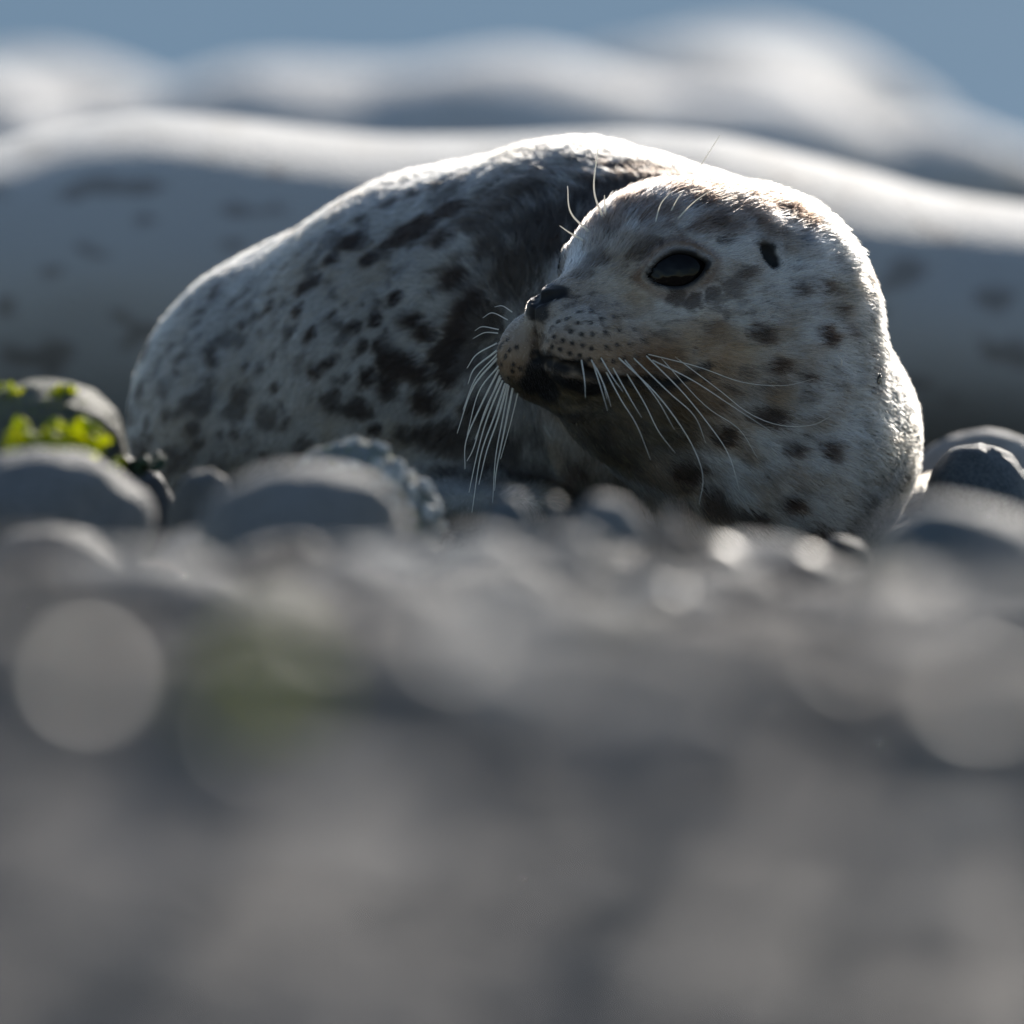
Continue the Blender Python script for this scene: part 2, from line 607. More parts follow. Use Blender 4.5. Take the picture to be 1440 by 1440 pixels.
def raycast(px, py, fn, y0=-0.6, y1=0.9):
    px = np.atleast_1d(np.asarray(px, float)); py = np.atleast_1d(np.asarray(py, float))
    d = _F[None] + np.outer((px - 720) / 1440 * 0.09, _Rt) + np.outer((720 - py) / 1440 * 0.09, _U)
    d /= np.linalg.norm(d, axis=1)[:, None]
    t = np.full(len(px), (y0 - CAM[1]))
    for _ in range(90):
        p = CAM + d * t[:, None]
        t = t + np.clip(fn(p) * 0.75, -0.01, 0.08)
    p = CAM + d * t[:, None]
    ok = np.abs(fn(p)) < 0.004
    return p, ok


def frame_at(p, fn, back):
    g = grad(fn, p[None])[0]; g /= np.linalg.norm(g)
    t1 = back - g * (back @ g); t1 /= np.linalg.norm(t1)
    t2 = np.cross(g, t1)
    if t2[2] < 0: t2 = -t2
    return np.stack([t1, t2, g])


def mirror(p):
    q = to_head(p[None])[0]; q[1] = -q[1]
    return hd(*q)


def mirror_v(v):
    q = v @ HAX.T; q[1] = -q[1]
    return q @ HAX


plain = lambda p: head_sdf(p, False)
E0, ok = raycast(954, 379, plain); E0 = E0[0]
ax = frame_at(E0, plain, HB)
# tilt the slit as in the photo: the back corner a little higher
_t = R(6)
ax = np.stack([ax[0] * math.cos(_t) + ax[1] * math.sin(_t), -ax[0] * math.sin(_t) + ax[1] * math.cos(_t), ax[2]])
EYE[1] = (E0, ax)
EYE[-1] = (mirror(E0), np.stack([mirror_v(a) for a in ax]))
A0, ok = raycast(1083, 357, plain); A0 = A0[0]
ax = frame_at(A0, plain, HB)
rot = R(10)
ax = np.stack([ax[0] * math.cos(rot) + ax[1] * math.sin(rot), -ax[0] * math.sin(rot) + ax[1] * math.cos(rot), ax[2]])
FEAT_ear = {1: (A0, ax), -1: (mirror(A0), np.stack([mirror_v(a) for a in ax]))}


def surf(pts, rad, fn=plain):
    p, ok = raycast([a for a, _ in pts], [b_ for _, b_ in pts], fn)
    return [(p[i], rad[i] if hasattr(rad, '__len__') else rad) for i in range(len(pts))]


mouth_near = surf([(753, 502), (775, 508), (811, 518), (850, 530), (890, 536), (935, 536), (970, 529), (995, 518)], [.0028, .0032, .0028, .0022, .002, .0022, .0026, .0015])
mouth_far = [(mirror(p), r) for p, r in mouth_near[4:]]
philtrum = surf([(748, 436), (749, 455), (751, 472), (752, 488), (753, 500)], [.0012, .0012, .0014, .0016, .002])
nostril = surf([(752, 424), (765, 417), (780, 413), (792, 411)], [.0026, .0042, .0036, .0018])
nostril_far = [(mirror(p), r) for p, r in nostril]
FEAT['ear'] = FEAT_ear
FEAT['mouth'] = [mouth_near, mouth_far, philtrum, nostril, nostril_far]

v, q = polygonise(seal_full, (-0.40, -0.16, -0.075), (0.36, 1.16, 0.30), 0.0055, 1)
# refine the face once more
hq = to_head(v[q].mean(1))
fm = (hq[:, 0] < 190) & (hq[:, 1] > -75)
tri_v = v


def vertex_normals(v, q):
    n = np.zeros_like(v)
    fn = np.cross(v[q[:, 2]] - v[q[:, 0]], v[q[:, 3]] - v[q[:, 1]])
    for i in range(4): np.add.at(n, q[:, i], fn)
    return n / (np.linalg.norm(n, axis=1)[:, None] + 1e-12)


import bmesh
me = fast_mesh('body', v, q)
bm = bmesh.new(); bm.from_mesh(me); bm.faces.ensure_lookup_table()
sel = set()
for i in np.nonzero(fm)[0]:
    sel.update(bm.faces[int(i)].edges)
bmesh.ops.subdivide_edges(bm, edges=list(sel), cuts=1, use_grid_fill=True)
bmesh.ops.triangulate(bm, faces=bm.faces)
bm.to_mesh(me); bm.free()
nv = len(me.vertices)
v = np.empty(nv * 3, dtype=np.float32); me.vertices.foreach_get('co', v); v = v.reshape(-1, 3).astype(float)
hv = to_head(v)
hm = (hv[:, 0] < 200) & (hv[:, 1] > -85)
v[hm] = project(seal_full, v[hm], 2)
me.vertices.foreach_set('co', v.astype(np.float32).ravel())
me.polygons.foreach_set('use_smooth', np.ones(len(me.polygons), dtype=bool))
me.update()
tri = np.empty(len(me.polygons) * 3, dtype=np.int32); me.polygons.foreach_get('vertices', tri); tri = tri.reshape(-1, 3)
vn = np.empty(nv * 3, dtype=np.float32); me.vertices.foreach_get('normal', vn); vn = vn.reshape(-1, 3).astype(float)
print('seal body', nv, len(tri))

# --- coat pattern: spots placed on the skin
z1 = lambda X, Y: (640 + X / 2.057, 180 + Y / 2.057)
z2 = lambda X, Y: (640 + X / 3.6, 340 + Y / 3.6)
z4 = lambda X, Y: (150 + X / 2.215, 180 + Y / 2.215)
spots = []      # px, py, radius px, strength
for X, Y, rx, s in [(870, 590, 38, .8), (1065, 605, 36, 1), (1140, 585, 28, .85), (1000, 465, 28, .8), (1065, 460, 25, .8), (1115, 525, 22, .8),
                    (935, 685, 28, .9), (1015, 718, 26, .9), (1020, 770, 24, .6), (1085, 925, 34, .9), (965, 930, 30, .9), (900, 835, 38, .9), (860, 830, 26, .7),
                    (775, 890, 36, .9), (840, 420, 26, .7), (770, 325, 22, .8), (800, 450, 32, .55), (745, 485, 26, .7), (800, 478, 26, .6), (690, 500, 26, .65), (640, 492, 30, .6),
                    (970, 1085, 34, 1), (860, 1130, 42, .9), (800, 1110, 34, .8), (660, 985, 46, .9), (1040, 1180, 48, .9), (650, 1090, 40, .8), (740, 1070, 44, .8),
                    (1185, 490, 24, .8), (780, 545, 18, .6), (1090, 380, 26, .6), (700, 220, 30, .5), (770, 235, 30, .6), (820, 190, 32, .6), (890, 215, 36, .7),
                    (960, 240, 34, .7), (1040, 270, 34, .7), (1100, 320, 28, .6), (560, 200, 26, .4), (640, 190, 24, .4), (400, 380, 40, .45), (360, 420, 34, .4), (530, 355, 34, .6), (570, 330, 30, .5),
                    (1190, 640, 20, .4), (1100, 700, 16, .4), (830, 700, 18, .5), (1010, 545, 14, .4), (900, 480, 14, .4), (1200, 560, 22, .6), (1225, 610, 20, .6), (540, 780, 20, .3),
                    (860, 270, 24, .6), (760, 270, 24, .5), (930, 290, 24, .6), (500, 250, 24, .4), (450, 300, 26, .4)]:
    x, y = z1(X, Y); spots.append((x, y, rx / 2.057, s))
for X, Y, rx, s in [(765, 350, 34, 1), (700, 405, 27, 1), (820, 405, 30, 1), (640, 475, 30, 1), (610, 500, 26, 1), (510, 555, 23, 1), (600, 560, 24, 1), (575, 635, 13, .9), (640, 637, 22, 1),
                    (425, 605, 20, .9), (335, 715, 22, .9), (230, 715, 18, .6), (220, 765, 16, .5), (190, 890, 17, .9), (690, 725, 24, 1), (650, 758, 24, 1), (745, 770, 14, .9), (530, 805, 22, .8),
                    (430, 740, 18, .8), (900, 525, 27, 1), (960, 600, 26, 1), (835, 600, 24, 1), (775, 608, 20, 1), (705, 575, 15, .8), (1000, 640, 34, 1), (800, 675, 22, .9), (855, 680, 22, 1),
                    (1090, 480, 42, 1), (1150, 545, 36, 1), (1230, 480, 36, .9), (880, 715, 44, 1), (940, 735, 44, 1), (980, 760, 36, 1), (885, 790, 34, 1), (1075, 765, 36, 1), (820, 775, 26, 1),
                    (1000, 845, 42, 1), (880, 815, 30, .9), (700, 850, 38, .8), (790, 875, 38, .9), (745, 880, 26, .8), (840, 935, 26, 1), (300, 850, 44, .7), (250, 860, 26, .7), (420, 830, 44, .7), (400, 880, 40, .6),
                    (270, 930, 28, .8), (500, 900, 44, .6), (400, 945, 18, .8), (290, 980, 22, .8), (355, 955, 18, .6), (205, 1005, 26, .8), (1100, 640, 46, 1), (1060, 700, 42, 1), (1120, 580, 40, 1),
                    (930, 330, 46, 1), (990, 300, 52, 1), (1080, 250, 46, 1), (880, 360, 26, .9), (1050, 340, 40, .9), (1160, 300, 44, .9), (1250, 260, 44, .9), (1330, 200, 50, .9), (1200, 390, 44, .9), (1300, 330, 46, .9),
                    (1040, 170, 30, .8), (960, 200, 30, .8), (880, 235, 24, .8), (790, 275, 18, .7), (280, 610, 20, .6), (390, 545, 18, .7), (660, 380, 16, .6), (1000, 950, 40, .9), (1080, 960, 60, .9), (930, 950, 30, .8),
                    (1210, 1000, 70, .8), (1310, 1080, 60, .6), (1160, 880, 50, .9), (1110, 700, 60, .8), (1270, 430, 50, .9), (1340, 400, 60, .9), (1380, 300, 60, .9), (620, 1000, 40, .6), (1050, 1080, 40, .6)]:
    x, y = z4(X, Y); spots.append((x, y, rx / 2.215, s))
dots = [z2(X, Y) for X, Y in [(625, 355), (690, 345), (740, 390), (805, 380), (565, 390), (620, 410), (685, 408), (520, 405), (585, 455), (640, 468), (695, 468), (760, 458), (828, 448), (900, 440),
                              (500, 482), (545, 500), (592, 512), (645, 525), (690, 540), (765, 535), (820, 522), (880, 515), (945, 500), (490, 530), (530, 545), (580, 565), (630, 575), (680, 595), (740, 600),
                              (800, 605), (910, 580), (975, 575), (855, 590), (230, 465), (265, 495), (240, 515), (275, 548), (310, 535), (235, 620), (295, 620), (290, 655), (270, 690), (330, 640), (255, 580)]]
S = np.array(spots)
sp, ok = raycast(S[:, 0], S[:, 1], seal_full)
sp, S = sp[ok], S[ok]
sr = S[:, 2] * 0.5e-3 * np.where(sp[:, 1] < 0.13, 1.0, 1.2)
dp, dok = raycast([a for a, _ in dots], [b_ for _, b_ in dots], seal_full)
dp = dp[dok]
dmir = np.array([mirror(p) for p in dp]); dmir = dmir[to_head(dmir)[:, 1] < -26]
dp = np.concatenate([dp, dmir])
BACKBLOB = [(P(850, 330, 0.17), 0.10, .95), (P(740, 310, 0.2), 0.085, .8), (P(640, 300, 0.24), 0.06, .6), (P(900, 270, 0.2), 0.08, 1.0), (P(740, 450, 0.16), 0.075, .85), (P(660, 530, 0.17), 0.06, .6), (P(720, 640, 0.15), 0.06, .6)]


def smooth01(a, b_, x):
    t = np.clip((x - a) / (b_ - a), 0, 1)
    return t * t * (3 - 2 * t)


def seg_dist(p, chain):
    d = None
    for (a, ra), (b_, rb) in zip(chain[:-1], chain[1:]):
        c = cone(p, a, ra, b_, rb)
        d = c if d is None else np.minimum(d, c)
    return d


chin_p, _ = raycast([790, 830, 880, 930, 860], [565, 590, 610, 600, 640], seal_full)
nosepad_p, _ = raycast([762, 750, 780], [424, 432, 415], seal_full)
lip_p, _ = raycast([756, 768, 748, 785, 805, 770, 830], [522, 535, 540, 535, 542, 550, 548], seal_full)
under_eye, _ = raycast([935, 960, 985], [415, 420, 412], seal_full)
scar_p, _ = raycast([1125, 1131], [332, 340], seal_full)


def coat(p, jitter=None):
    """pigment of the coat, some shade put in, at points p (n,3)"""
    n = len(p)
    warp = np.stack([fbm(p, 90, 31, 2), fbm(p, 90, 32, 2), fbm(p, 90, 33, 2)], 1) - 0.5
    pw = p + warp * 0.010
    if jitter is not None: pw = pw + jitter
    dark = np.zeros(n)
    for c, r_, s in zip(sp, sr, S[:, 3]):
        m_ = (np.abs(pw - c) < r_ * 1.7).all(1)
        if not m_.any(): continue
        q_ = pw[m_] - c
        q_ = q_ / np.array((1.15, 1.0, 0.92))
        d = np.sqrt((q_ ** 2).sum(1)) / r_
        dark[m_] = np.maximum(dark[m_], (0.35 + 0.65 * s) * (1 - smooth01(0.80, 1.14, d)))
    # small flecks between the spots
    fl_ = smooth01(0.62, 0.69, fbm(pw, 110, 45, 2)) * smooth01(0.35, 0.6, vnoise(p, 18, 46))
    fl_ = np.maximum(fl_, 0.95 * smooth01(0.64, 0.70, fbm(pw, 55, 47, 2)))
    hu = to_head(p)
    onh = ((hu[:, 0] < 230) & (p[:, 1] < 0.19))
    fl_ = np.where(onh, 0.85 * smooth01(0.57, 0.68, fbm(pw * np.array((1, 1, 1.8)), 140, 48, 2)) * smooth01(0.33, 0.62, vnoise(p, 34, 49)), fl_)
    dark = np.maximum(dark, fl_ * 0.75)
    # dark saddle over the back, broken by pale streaks
    sad = np.zeros(n)
    for c, r_, s in BACKBLOB:
        d = np.sqrt(((pw - c) ** 2).sum(1)) / r_
        sad = np.maximum(sad, s * (1 - smooth01(0.35, 1.25, d)))
    nn = 0.55 * fbm(pw * np.array((1, 1, 0.85)), 75, 41, 2) + 0.45 * fbm(pw * np.array((1, 1, 0.8)), 190, 42, 2)
    hu = to_head(p)
    onhead = ((hu[:, 0] < 215) & (hu[:, 1] > -120) & (p[:, 1] < 0.16))
    sad = np.where(onhead & (hu[:, 0] < 200), 0, sad)
    dark = np.maximum(dark, np.clip(sad * 1.1, 0, 1) * smooth01(0.62 - 0.22 * sad, 0.69 - 0.22 * sad, nn) * 0.96)
    # parts of the coat away from the camera: plain scattered spots
    away = ((p[:, 1] > 0.34) | ((hu[:, 1] < -45) & onhead))
    sc = smooth01(0.60, 0.66, fbm(pw, 42, 51, 2))
    dark = np.where(away, np.maximum(dark, sc * 0.9), dark)
    light = np.where(onhead[:, None], np.array((0.60, 0.58, 0.55))[None], np.array((0.36, 0.345, 0.315))[None]) * (0.80 + 0.4 * fbm(p, 40, 61, 3))[:, None]  # body fur darker than the head's: its shade is put into the colour
    low = smooth01(0.05, 0.0, p[:, 2])[:, None] * smooth01(0.12, 0.16, p[:, 1])[:, None]  # body coat darkens further towards the bottom
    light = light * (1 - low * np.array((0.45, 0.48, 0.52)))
    tone = fbm(p, 25, 71, 2)[:, None]
    light = light * (1 - 0.25 * smooth01(0.5, 0.75, tone) * np.array((0.3, 0.6, 1.0)))
    dk = np.array((0.026, 0.016, 0.011))[None] * (0.7 + 0.8 * fbm(p, 80, 81, 2))[:, None]
    dk = np.where(onhead[:, None], dk * np.array((1.7, 1.55, 1.45)), dk)
    c = light * (1 - dark[:, None]) + dk * dark[:, None]
    # face
    hmk = onhead
    if hmk.any():
        ph = pw[hmk]; ch = c[hmk]; h = to_head(ph)
        # forehead and muzzle, browner and darker
        fore = smooth01(60, 30, h[:, 0]) * smooth01(-30, 0, h[:, 2])
        ch *= (1 - 0.35 * fore[:, None] * np.array((0.6, 0.8, 1.0)))
        crown = smooth01(28, 58, h[:, 2]) * smooth01(40, 70, h[:, 0]) * smooth01(0.30, 0.58, fbm(ph * np.array((1, 1, 1.0)), 75, 97, 3))
        ch *= (1 - 0.42 * smooth01(0.48, 0.68, fbm(ph, 48, 98, 2))[:, None] * np.array((0.7, 0.85, 1.0)))
        ch *= (1 - 0.80 * crown[:, None] * np.array((0.85, 0.95, 1.0)))  # crown mottling, deepened in the colour to hold back the sunlight
        pad = smooth01(95, 60, h[:, 0]) * smooth01(-8, -30, h[:, 2]) * smooth01(-75, -60, h[:, 2])
        ch *= (1 - (0.55 + 0.08 * smooth01(0, -12, h[:, 1])[:, None]) * pad[:, None] * np.array((0.6, 0.85, 1.05)))
        # wet dark chin
        d = np.min([np.sqrt(((ph - c_) ** 2).sum(1)) for c_ in chin_p], 0)
        k = (1 - smooth01(0.012, 0.046, d)) * 0.9
        jaw = smooth01(-46, -56, h[:, 2]) * smooth01(95, 60, h[:, 0])
        k = np.maximum(k, jaw * 0.9)
        wet = np.array((0.125, 0.095, 0.048)) * (0.15 + 2.6 * fbm(ph, 190, 91, 2) ** 2)[:, None]
        ch = ch * (1 - k[:, None]) + wet * k[:, None]
        k = smooth01(5, -30, h[:, 2]) * smooth01(40, 70, h[:, 0]) * smooth01(190, 140, h[:, 0]) * smooth01(0.35, 0.65, fbm(ph, 38, 99, 2))
        ch = ch * (1 - 0.75 * k[:, None] * (1 - np.array((0.80, 0.62, 0.44))))
        # tan stain behind the mouth corner
        d = np.sqrt(((ph - mouth_near[-2][0] - np.array((0.012, 0, -0.012))) ** 2).sum(1))
        k = (1 - smooth01(0.012, 0.045, d)) * 0.6
        ch = ch * (1 - k[:, None] * (1 - np.array((0.62, 0.46, 0.30))))
        # lips
        for chn in (mouth_near, mouth_far):
            d = seg_dist(ph, chn)
            k = (1 - smooth01(0.0005, 0.005, d)) * 0.97
            ch = ch * (1 - k[:, None]) + np.array((0.012, 0.011, 0.011)) * k[:, None]
        d = np.min([np.sqrt(((p[hmk] - c_) ** 2).sum(1)) for c_ in lip_p], 0)
        k = (1 - smooth01(0.007, 0.0125, d)) * 0.96
        ch = ch * (1 - k[:, None]) + np.array((0.012, 0.011, 0.011)) * k[:, None]
        # nose pad, nostrils, philtrum
        d = np.min([np.sqrt(((ph - c_) ** 2).sum(1)) for c_ in nosepad_p], 0)
        d = np.minimum(d, np.min([np.sqrt(((ph - mirror(c_)) ** 2).sum(1)) for c_ in nosepad_p], 0))
        k = (1 - smooth01(0.008, 0.013, d)) * 0.92
        ch = ch * (1 - k[:, None]) + np.array((0.022, 0.024, 0.029)) * k[:, None]
        for chn, w_ in ((nostril, .004), (nostril_far, .004), (philtrum, 0.002)):
            d = seg_dist(p[hmk], chn)
            k = (1 - smooth01(0.0, w_, d)) * 0.9
            ch = ch * (1 - k[:, None]) + np.array((0.012, 0.012, 0.014)) * k[:, None]
        # bare dark skin round the eyes; ear hole coloured near black
        for sg, (E, a_) in EYE.items():
            q_ = (p[hmk] - E) @ a_.T
            rr = almond(q_)
            rr = np.where(np.abs(q_[:, 2]) < 0.025, rr, 9)
            k = (1 - smooth01(1.2, 1.55, rr)) * 0.96
            ch = ch * (1 - k[:, None]) + np.array((0.014, 0.014, 0.016)) * k[:, None]
            k = np.exp(-((rr - 1.9) / 0.5) ** 2) * (0.3 + 1.0 * fbm(ph, 90, 95, 2))
            ch = ch * (1 - k[:, None] * np.array((0.5, 0.6, 0.65)))
        for sg, (c_, a_) in FEAT_ear.items():
            q_ = (ph + (ph - p[hmk]) * 0.3 - c_) @ a_.T
            rr = np.sqrt((q_[:, 0] / 0.0066) ** 2 + (q_[:, 1] / 0.0112) ** 2 + (q_[:, 2] / 0.02) ** 2)
            k = (1 - smooth01(0.95, 1.45, rr)) * 0.97
            ch = ch * (1 - k[:, None]) + np.array((0.01, 0.01, 0.011)) * k[:, None]
        d = np.min([np.sqrt(((ph - c_) ** 2).sum(1)) for c_ in scar_p], 0)
        k = (1 - smooth01(0.003, 0.007, d)) * 0.8
        ch = ch * (1 - k[:, None]) + np.array((0.07, 0.10, 0.14)) * k[:, None]
        # whisker follicles
        mz = h[:, 0] < 110
        if mz.any():
            pm = p[hmk][mz]; dm = np.full(len(pm), 9.0)
            for c_ in dp: dm = np.minimum(dm, ((pm - c_) ** 2).sum(1))
            k = (1 - smooth01(0.0012, 0.0026, np.sqrt(dm))) * 0.93
            cm = ch[mz]; ch[mz] = cm * (1 - k[:, None]) + np.array((0.012, 0.01, 0.01)) * k[:, None]
        c[hmk] = ch
    return np.clip(c, 0.004, 0.8)


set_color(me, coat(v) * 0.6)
SEAL_BASE = Vector((0.05, 0.25, -0.05))
seal = empty('harbor_seal', SEAL_BASE)
tag(seal, 'spotted pale harbor seal in sharp focus, head turned back with long white whiskers', 'seal')
body = bpy.data.objects.new('body', me); COL.objects.link(body)
me.materials.append(M['skin'])


def child(o, root):
    o.parent = root
    o.location = -Vector(root.location)
    return o


child(body, seal)


def eyeball(name, E, a_, root):
    vs_, fs_ = [], []
    nu, nv_ = 32, 20
    for j in range(nv_ + 1):
        th = math.pi * j / nv_
        for i in range(nu):
            ph = 2 * math.pi * i / nu
            r_ = 0.0235
            d = np.array((math.sin(th) * math.cos(ph), math.sin(th) * math.sin(ph), math.cos(th)))
            vs_.append(E - a_[2] * 0.0185 + d[0] * a_[0] * 0.027 + d[1] * a_[1] * 0.0235 + d[2] * a_[2] * 0.0195)
    for j in range(nv_):
        for i in range(nu):
            fs_.append((j * nu + i, (j + 1) * nu + i, (j + 1) * nu + (i + 1) % nu, j * nu + (i + 1) % nu))
    o = mesh_obj(name, vs_, fs_, M['eye'])
    return child(o, root)


for sg in (1, -1):
    eyeball('eye', EYE[sg][0], EYE[sg][1], seal)

# --- fur
def fur_flow(p, nrm):
    h = to_head(p)
    w_tot = np.zeros(len(p)); d_tot = np.zeros((len(p), 3))
    segs = [(a[0], a[1], b_[0], b_[1]) for a, b_ in zip(NODES[:-1], NODES[1:])]
    for i, (a, ra, b_, rb) in enumerate(segs):
        d = cone(p, a, ra, b_, rb)
        w_ = np.exp(-np.clip(d, 0, 1) / 0.02)
        t = (b_ - a) / np.linalg.norm(b_ - a)
        if i >= 2: t = t + np.array((0, 0, -0.75))
        w_tot += w_; d_tot += w_[:, None] * t
    dirb = d_tot / (w_tot[:, None] + 1e-9)
    origin = hd(-15, 0, -5)
    dirh = p - origin; dirh /= np.linalg.norm(dirh, axis=1)[:, None]
    dirh = dirh + HB * 0.5 + np.array((0, 0, -0.15)) * smooth01(-10, -60, h[:, 2])[:, None]
    onhead = smooth01(290, 200, h[:, 0]) * smooth01(0.24, 0.16, p[:, 1])
    dr = dirb * (1 - onhead[:, None]) + dirh * onhead[:, None]
    nz_ = np.stack([fbm(p, 70, 101, 2), fbm(p, 70, 102, 2), fbm(p, 70, 103, 2)], 1) - 0.5
    nz2 = np.stack([vnoise(p, 260, 104), vnoise(p, 260, 105), vnoise(p, 260, 106)], 1) - 0.5
    dr = dr / (np.linalg.norm(dr, axis=1)[:, None] + 1e-9) + nz_ * 0.5 + nz2 * 0.32
    dr = dr - nrm * (dr * nrm).sum(1)[:, None]
    return dr / (np.linalg.norm(dr, axis=1)[:, None] + 1e-9)


N_HAIR = 330000
tv = v[tri]
area = 0.5 * np.linalg.norm(np.cross(tv[:, 1] - tv[:, 0], tv[:, 2] - tv[:, 0]), axis=1)
cen = tv.mean(1); fn_ = vn[tri].mean(1); fn_ /= np.linalg.norm(fn_, axis=1)[:, None]
toc = CAM - cen; toc /= np.linalg.norm(toc, axis=1)[:, None]
fac = (fn_ * toc).sum(1)
hc = to_head(cen)
dens = np.where(fac > -0.25, 1.0, 0.10)
dens = np.where((hc[:, 0] < 230) & (cen[:, 1] < 0.2) & (fac > -0.3), 2.6, dens)
dens = np.where(hc[:, 0] < 80, dens * 1.7, dens)
dens = np.where(cen[:, 1] > 0.5, 0.08, dens)
dens = np.where(cen[:, 2] < -0.045, 0.02, dens)
wgt = area * dens; wgt /= wgt.sum()
ti = rng.choice(len(tri), size=N_HAIR, p=wgt)
r1, r2 = np.sqrt(rng.random(N_HAIR)), rng.random(N_HAIR)
bc = np.stack([1 - r1, r1 * (1 - r2), r1 * r2], 1)
root = (v[tri[ti]] * bc[:, :, None]).sum(1)
nrm = (vn[tri[ti]] * bc[:, :, None]).sum(1); nrm /= np.linalg.norm(nrm, axis=1)[:, None]
keep = np.ones(N_HAIR, bool)
for sg, (E, a_) in EYE.items():
    q_ = (root - E) @ a_.T
    rr = almond(q_)
    keep &= ~((rr < 1.28) & (np.abs(q_[:, 2]) < 0.03))
for sg, (c_, a_) in FEAT_ear.items():
    q_ = (root - c_) @ a_.T
    keep &= ~(np.sqrt((q_[:, 0] / 0.0066) ** 2 + (q_[:, 1] / 0.0112) ** 2 + (q_[:, 2] / 0.02) ** 2) < 0.92)
for chn in (mouth_near, mouth_far, nostril, nostril_far, philtrum):
    keep &= seg_dist(root, chn) > 0.0012
dd = np.min([np.sqrt(((root - c_) ** 2).sum(1)) for c_ in nosepad_p], 0)
keep &= dd > 0.0085
root, nrm = root[keep], nrm[keep]
nh = len(root)
hh = to_head(root)
inhead = (hh[:, 0] < 260) & (root[:, 1] < 0.22)
length = np.where(inhead, np.interp(hh[:, 0], [-10, 30, 70, 130, 220], [0.0030, 0.0045, 0.0080, 0.0115, 0.013]), 0.0125)
for sg, (E, a_) in EYE.items():
    de = np.sqrt(((root - E) ** 2).sum(1))
    length = np.where(inhead, length * np.interp(de, [0.02, 0.045], [0.5, 1.0]), length)
for sg, (c_, a_) in FEAT_ear.items():
    de = np.sqrt(((root - c_) ** 2).sum(1))
    length = np.where(inhead, length * np.interp(de, [0.010, 0.026], [0.3, 1.0]), length)
length *= rng.uniform(0.55, 1.2, nh) * np.where(inhead, 1.0, 0.62)
flow = fur_flow(root, nrm)
lift = np.where(inhead, 0.21, 0.23) + rng.normal(0, 0.10, nh) + (vnoise(root, 150, 111) - 0.5) * 0.12
lift = np.clip(lift, 0.05, 0.9)
side = np.cross(nrm, flow)
jit = rng.normal(0, 0.10, nh)
d0 = flow * np.cos(lift * 1.6)[:, None] + nrm * np.sin(lift * 1.6)[:, None] + side * jit[:, None]
d1 = flow * np.cos(lift * 0.7)[:, None] + nrm * np.sin(lift * 0.7)[:, None] + side * (jit * 1.6)[:, None]
d2 = flow * np.cos(lift * 0.3)[:, None] + nrm * np.sin(lift * 0.3)[:, None] + side * (jit * 1.9)[:, None]
pts = np.empty((nh, 4, 3))
pts[:, 0] = root - nrm * 0.0006
pts[:, 1] = pts[:, 0] + d0 * (length / 3)[:, None]
pts[:, 2] = pts[:, 1] + d1 * (length / 3)[:, None]
pts[:, 3] = pts[:, 2] + d2 * (length / 3)[:, None]
rad = np.empty((nh, 4))
base_r = np.where(inhead & (hh[:, 0] < 90), 0.00014, 0.00019) * rng.uniform(0.7, 1.3, nh)
rad[:, 0], rad[:, 1], rad[:, 2], rad[:, 3] = base_r, base_r, base_r * 0.75, base_r * 0.15
clump = vnoise(root - flow * rng.normal(0, 0.0006, nh)[:, None], 900, 301)
jt = flow * (rng.normal(0, 1.0, nh) * np.where(inhead, np.interp(hh[:, 0], [40, 90], [0.0004, 0.0022]), 0.0012))[:, None] + rng.normal(0, 0.0007, (nh, 3))
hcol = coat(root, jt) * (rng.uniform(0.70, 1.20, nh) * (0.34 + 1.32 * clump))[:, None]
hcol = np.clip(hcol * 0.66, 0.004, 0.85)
cu = bpy.data.hair_curves.new('fur')
cu.add_curves([4] * nh)
cu.attributes['position'].data.foreach_set('vector', pts.astype(np.float32).ravel())
ra = cu.attributes.get('radius') or cu.attributes.new('radius', 'FLOAT', 'POINT')
ra.data.foreach_set('value', rad.astype(np.float32).ravel())
ca = cu.attributes.new('col', 'FLOAT_COLOR', 'CURVE')
cc = np.ones((nh, 4), dtype=np.float32); cc[:, :3] = hcol
ca.data.foreach_set('color', cc.ravel())
cu.materials.append(M['fur'])
fur = bpy.data.objects.new('fur', cu); COL.objects.link(fur)
child(fur, seal)
print('hairs', nh)


# --- whiskers
def tube(points, r0, r1, sides=6, n=18):
    pts_ = np.array(points, float)
    # Catmull-Rom resample
    ext = np.concatenate([[2 * pts_[0] - pts_[1]], pts_, [2 * pts_[-1] - pts_[-2]]])
    out = []
    m_ = len(pts_) - 1
    for k in range(n + 1):
        u = k / n * m_; i = min(int(u), m_ - 1); t = u - i
        p0, p1, p2, p3 = ext[i:i + 4]
        out.append(0.5 * (2 * p1 + (p2 - p0) * t + (2 * p0 - 5 * p1 + 4 * p2 - p3) * t * t + (3 * p1 - p0 - 3 * p2 + p3) * t ** 3))
    out = np.array(out)
    vs_, fs_ = [], []
    for k in range(n + 1):
        t = out[min(k + 1, n)] - out[max(k - 1, 0)]; t /= np.linalg.norm(t)
        a = np.cross(t, (0.31, 0.9, 0.3)); a /= np.linalg.norm(a); b_ = np.cross(t, a)
        r_ = r0 + (r1 - r0) * k / n
        for s in range(sides):
            an = 2 * math.pi * s / sides
            vs_.append(out[k] + (a * math.cos(an) + b_ * math.sin(an)) * r_)
    for k in range(n):
        for s in range(sides):
            fs_.append((k * sides + s, k * sides + (s + 1) % sides, (k + 1) * sides + (s + 1) % sides, (k + 1) * sides + s))
    return vs_, fs_


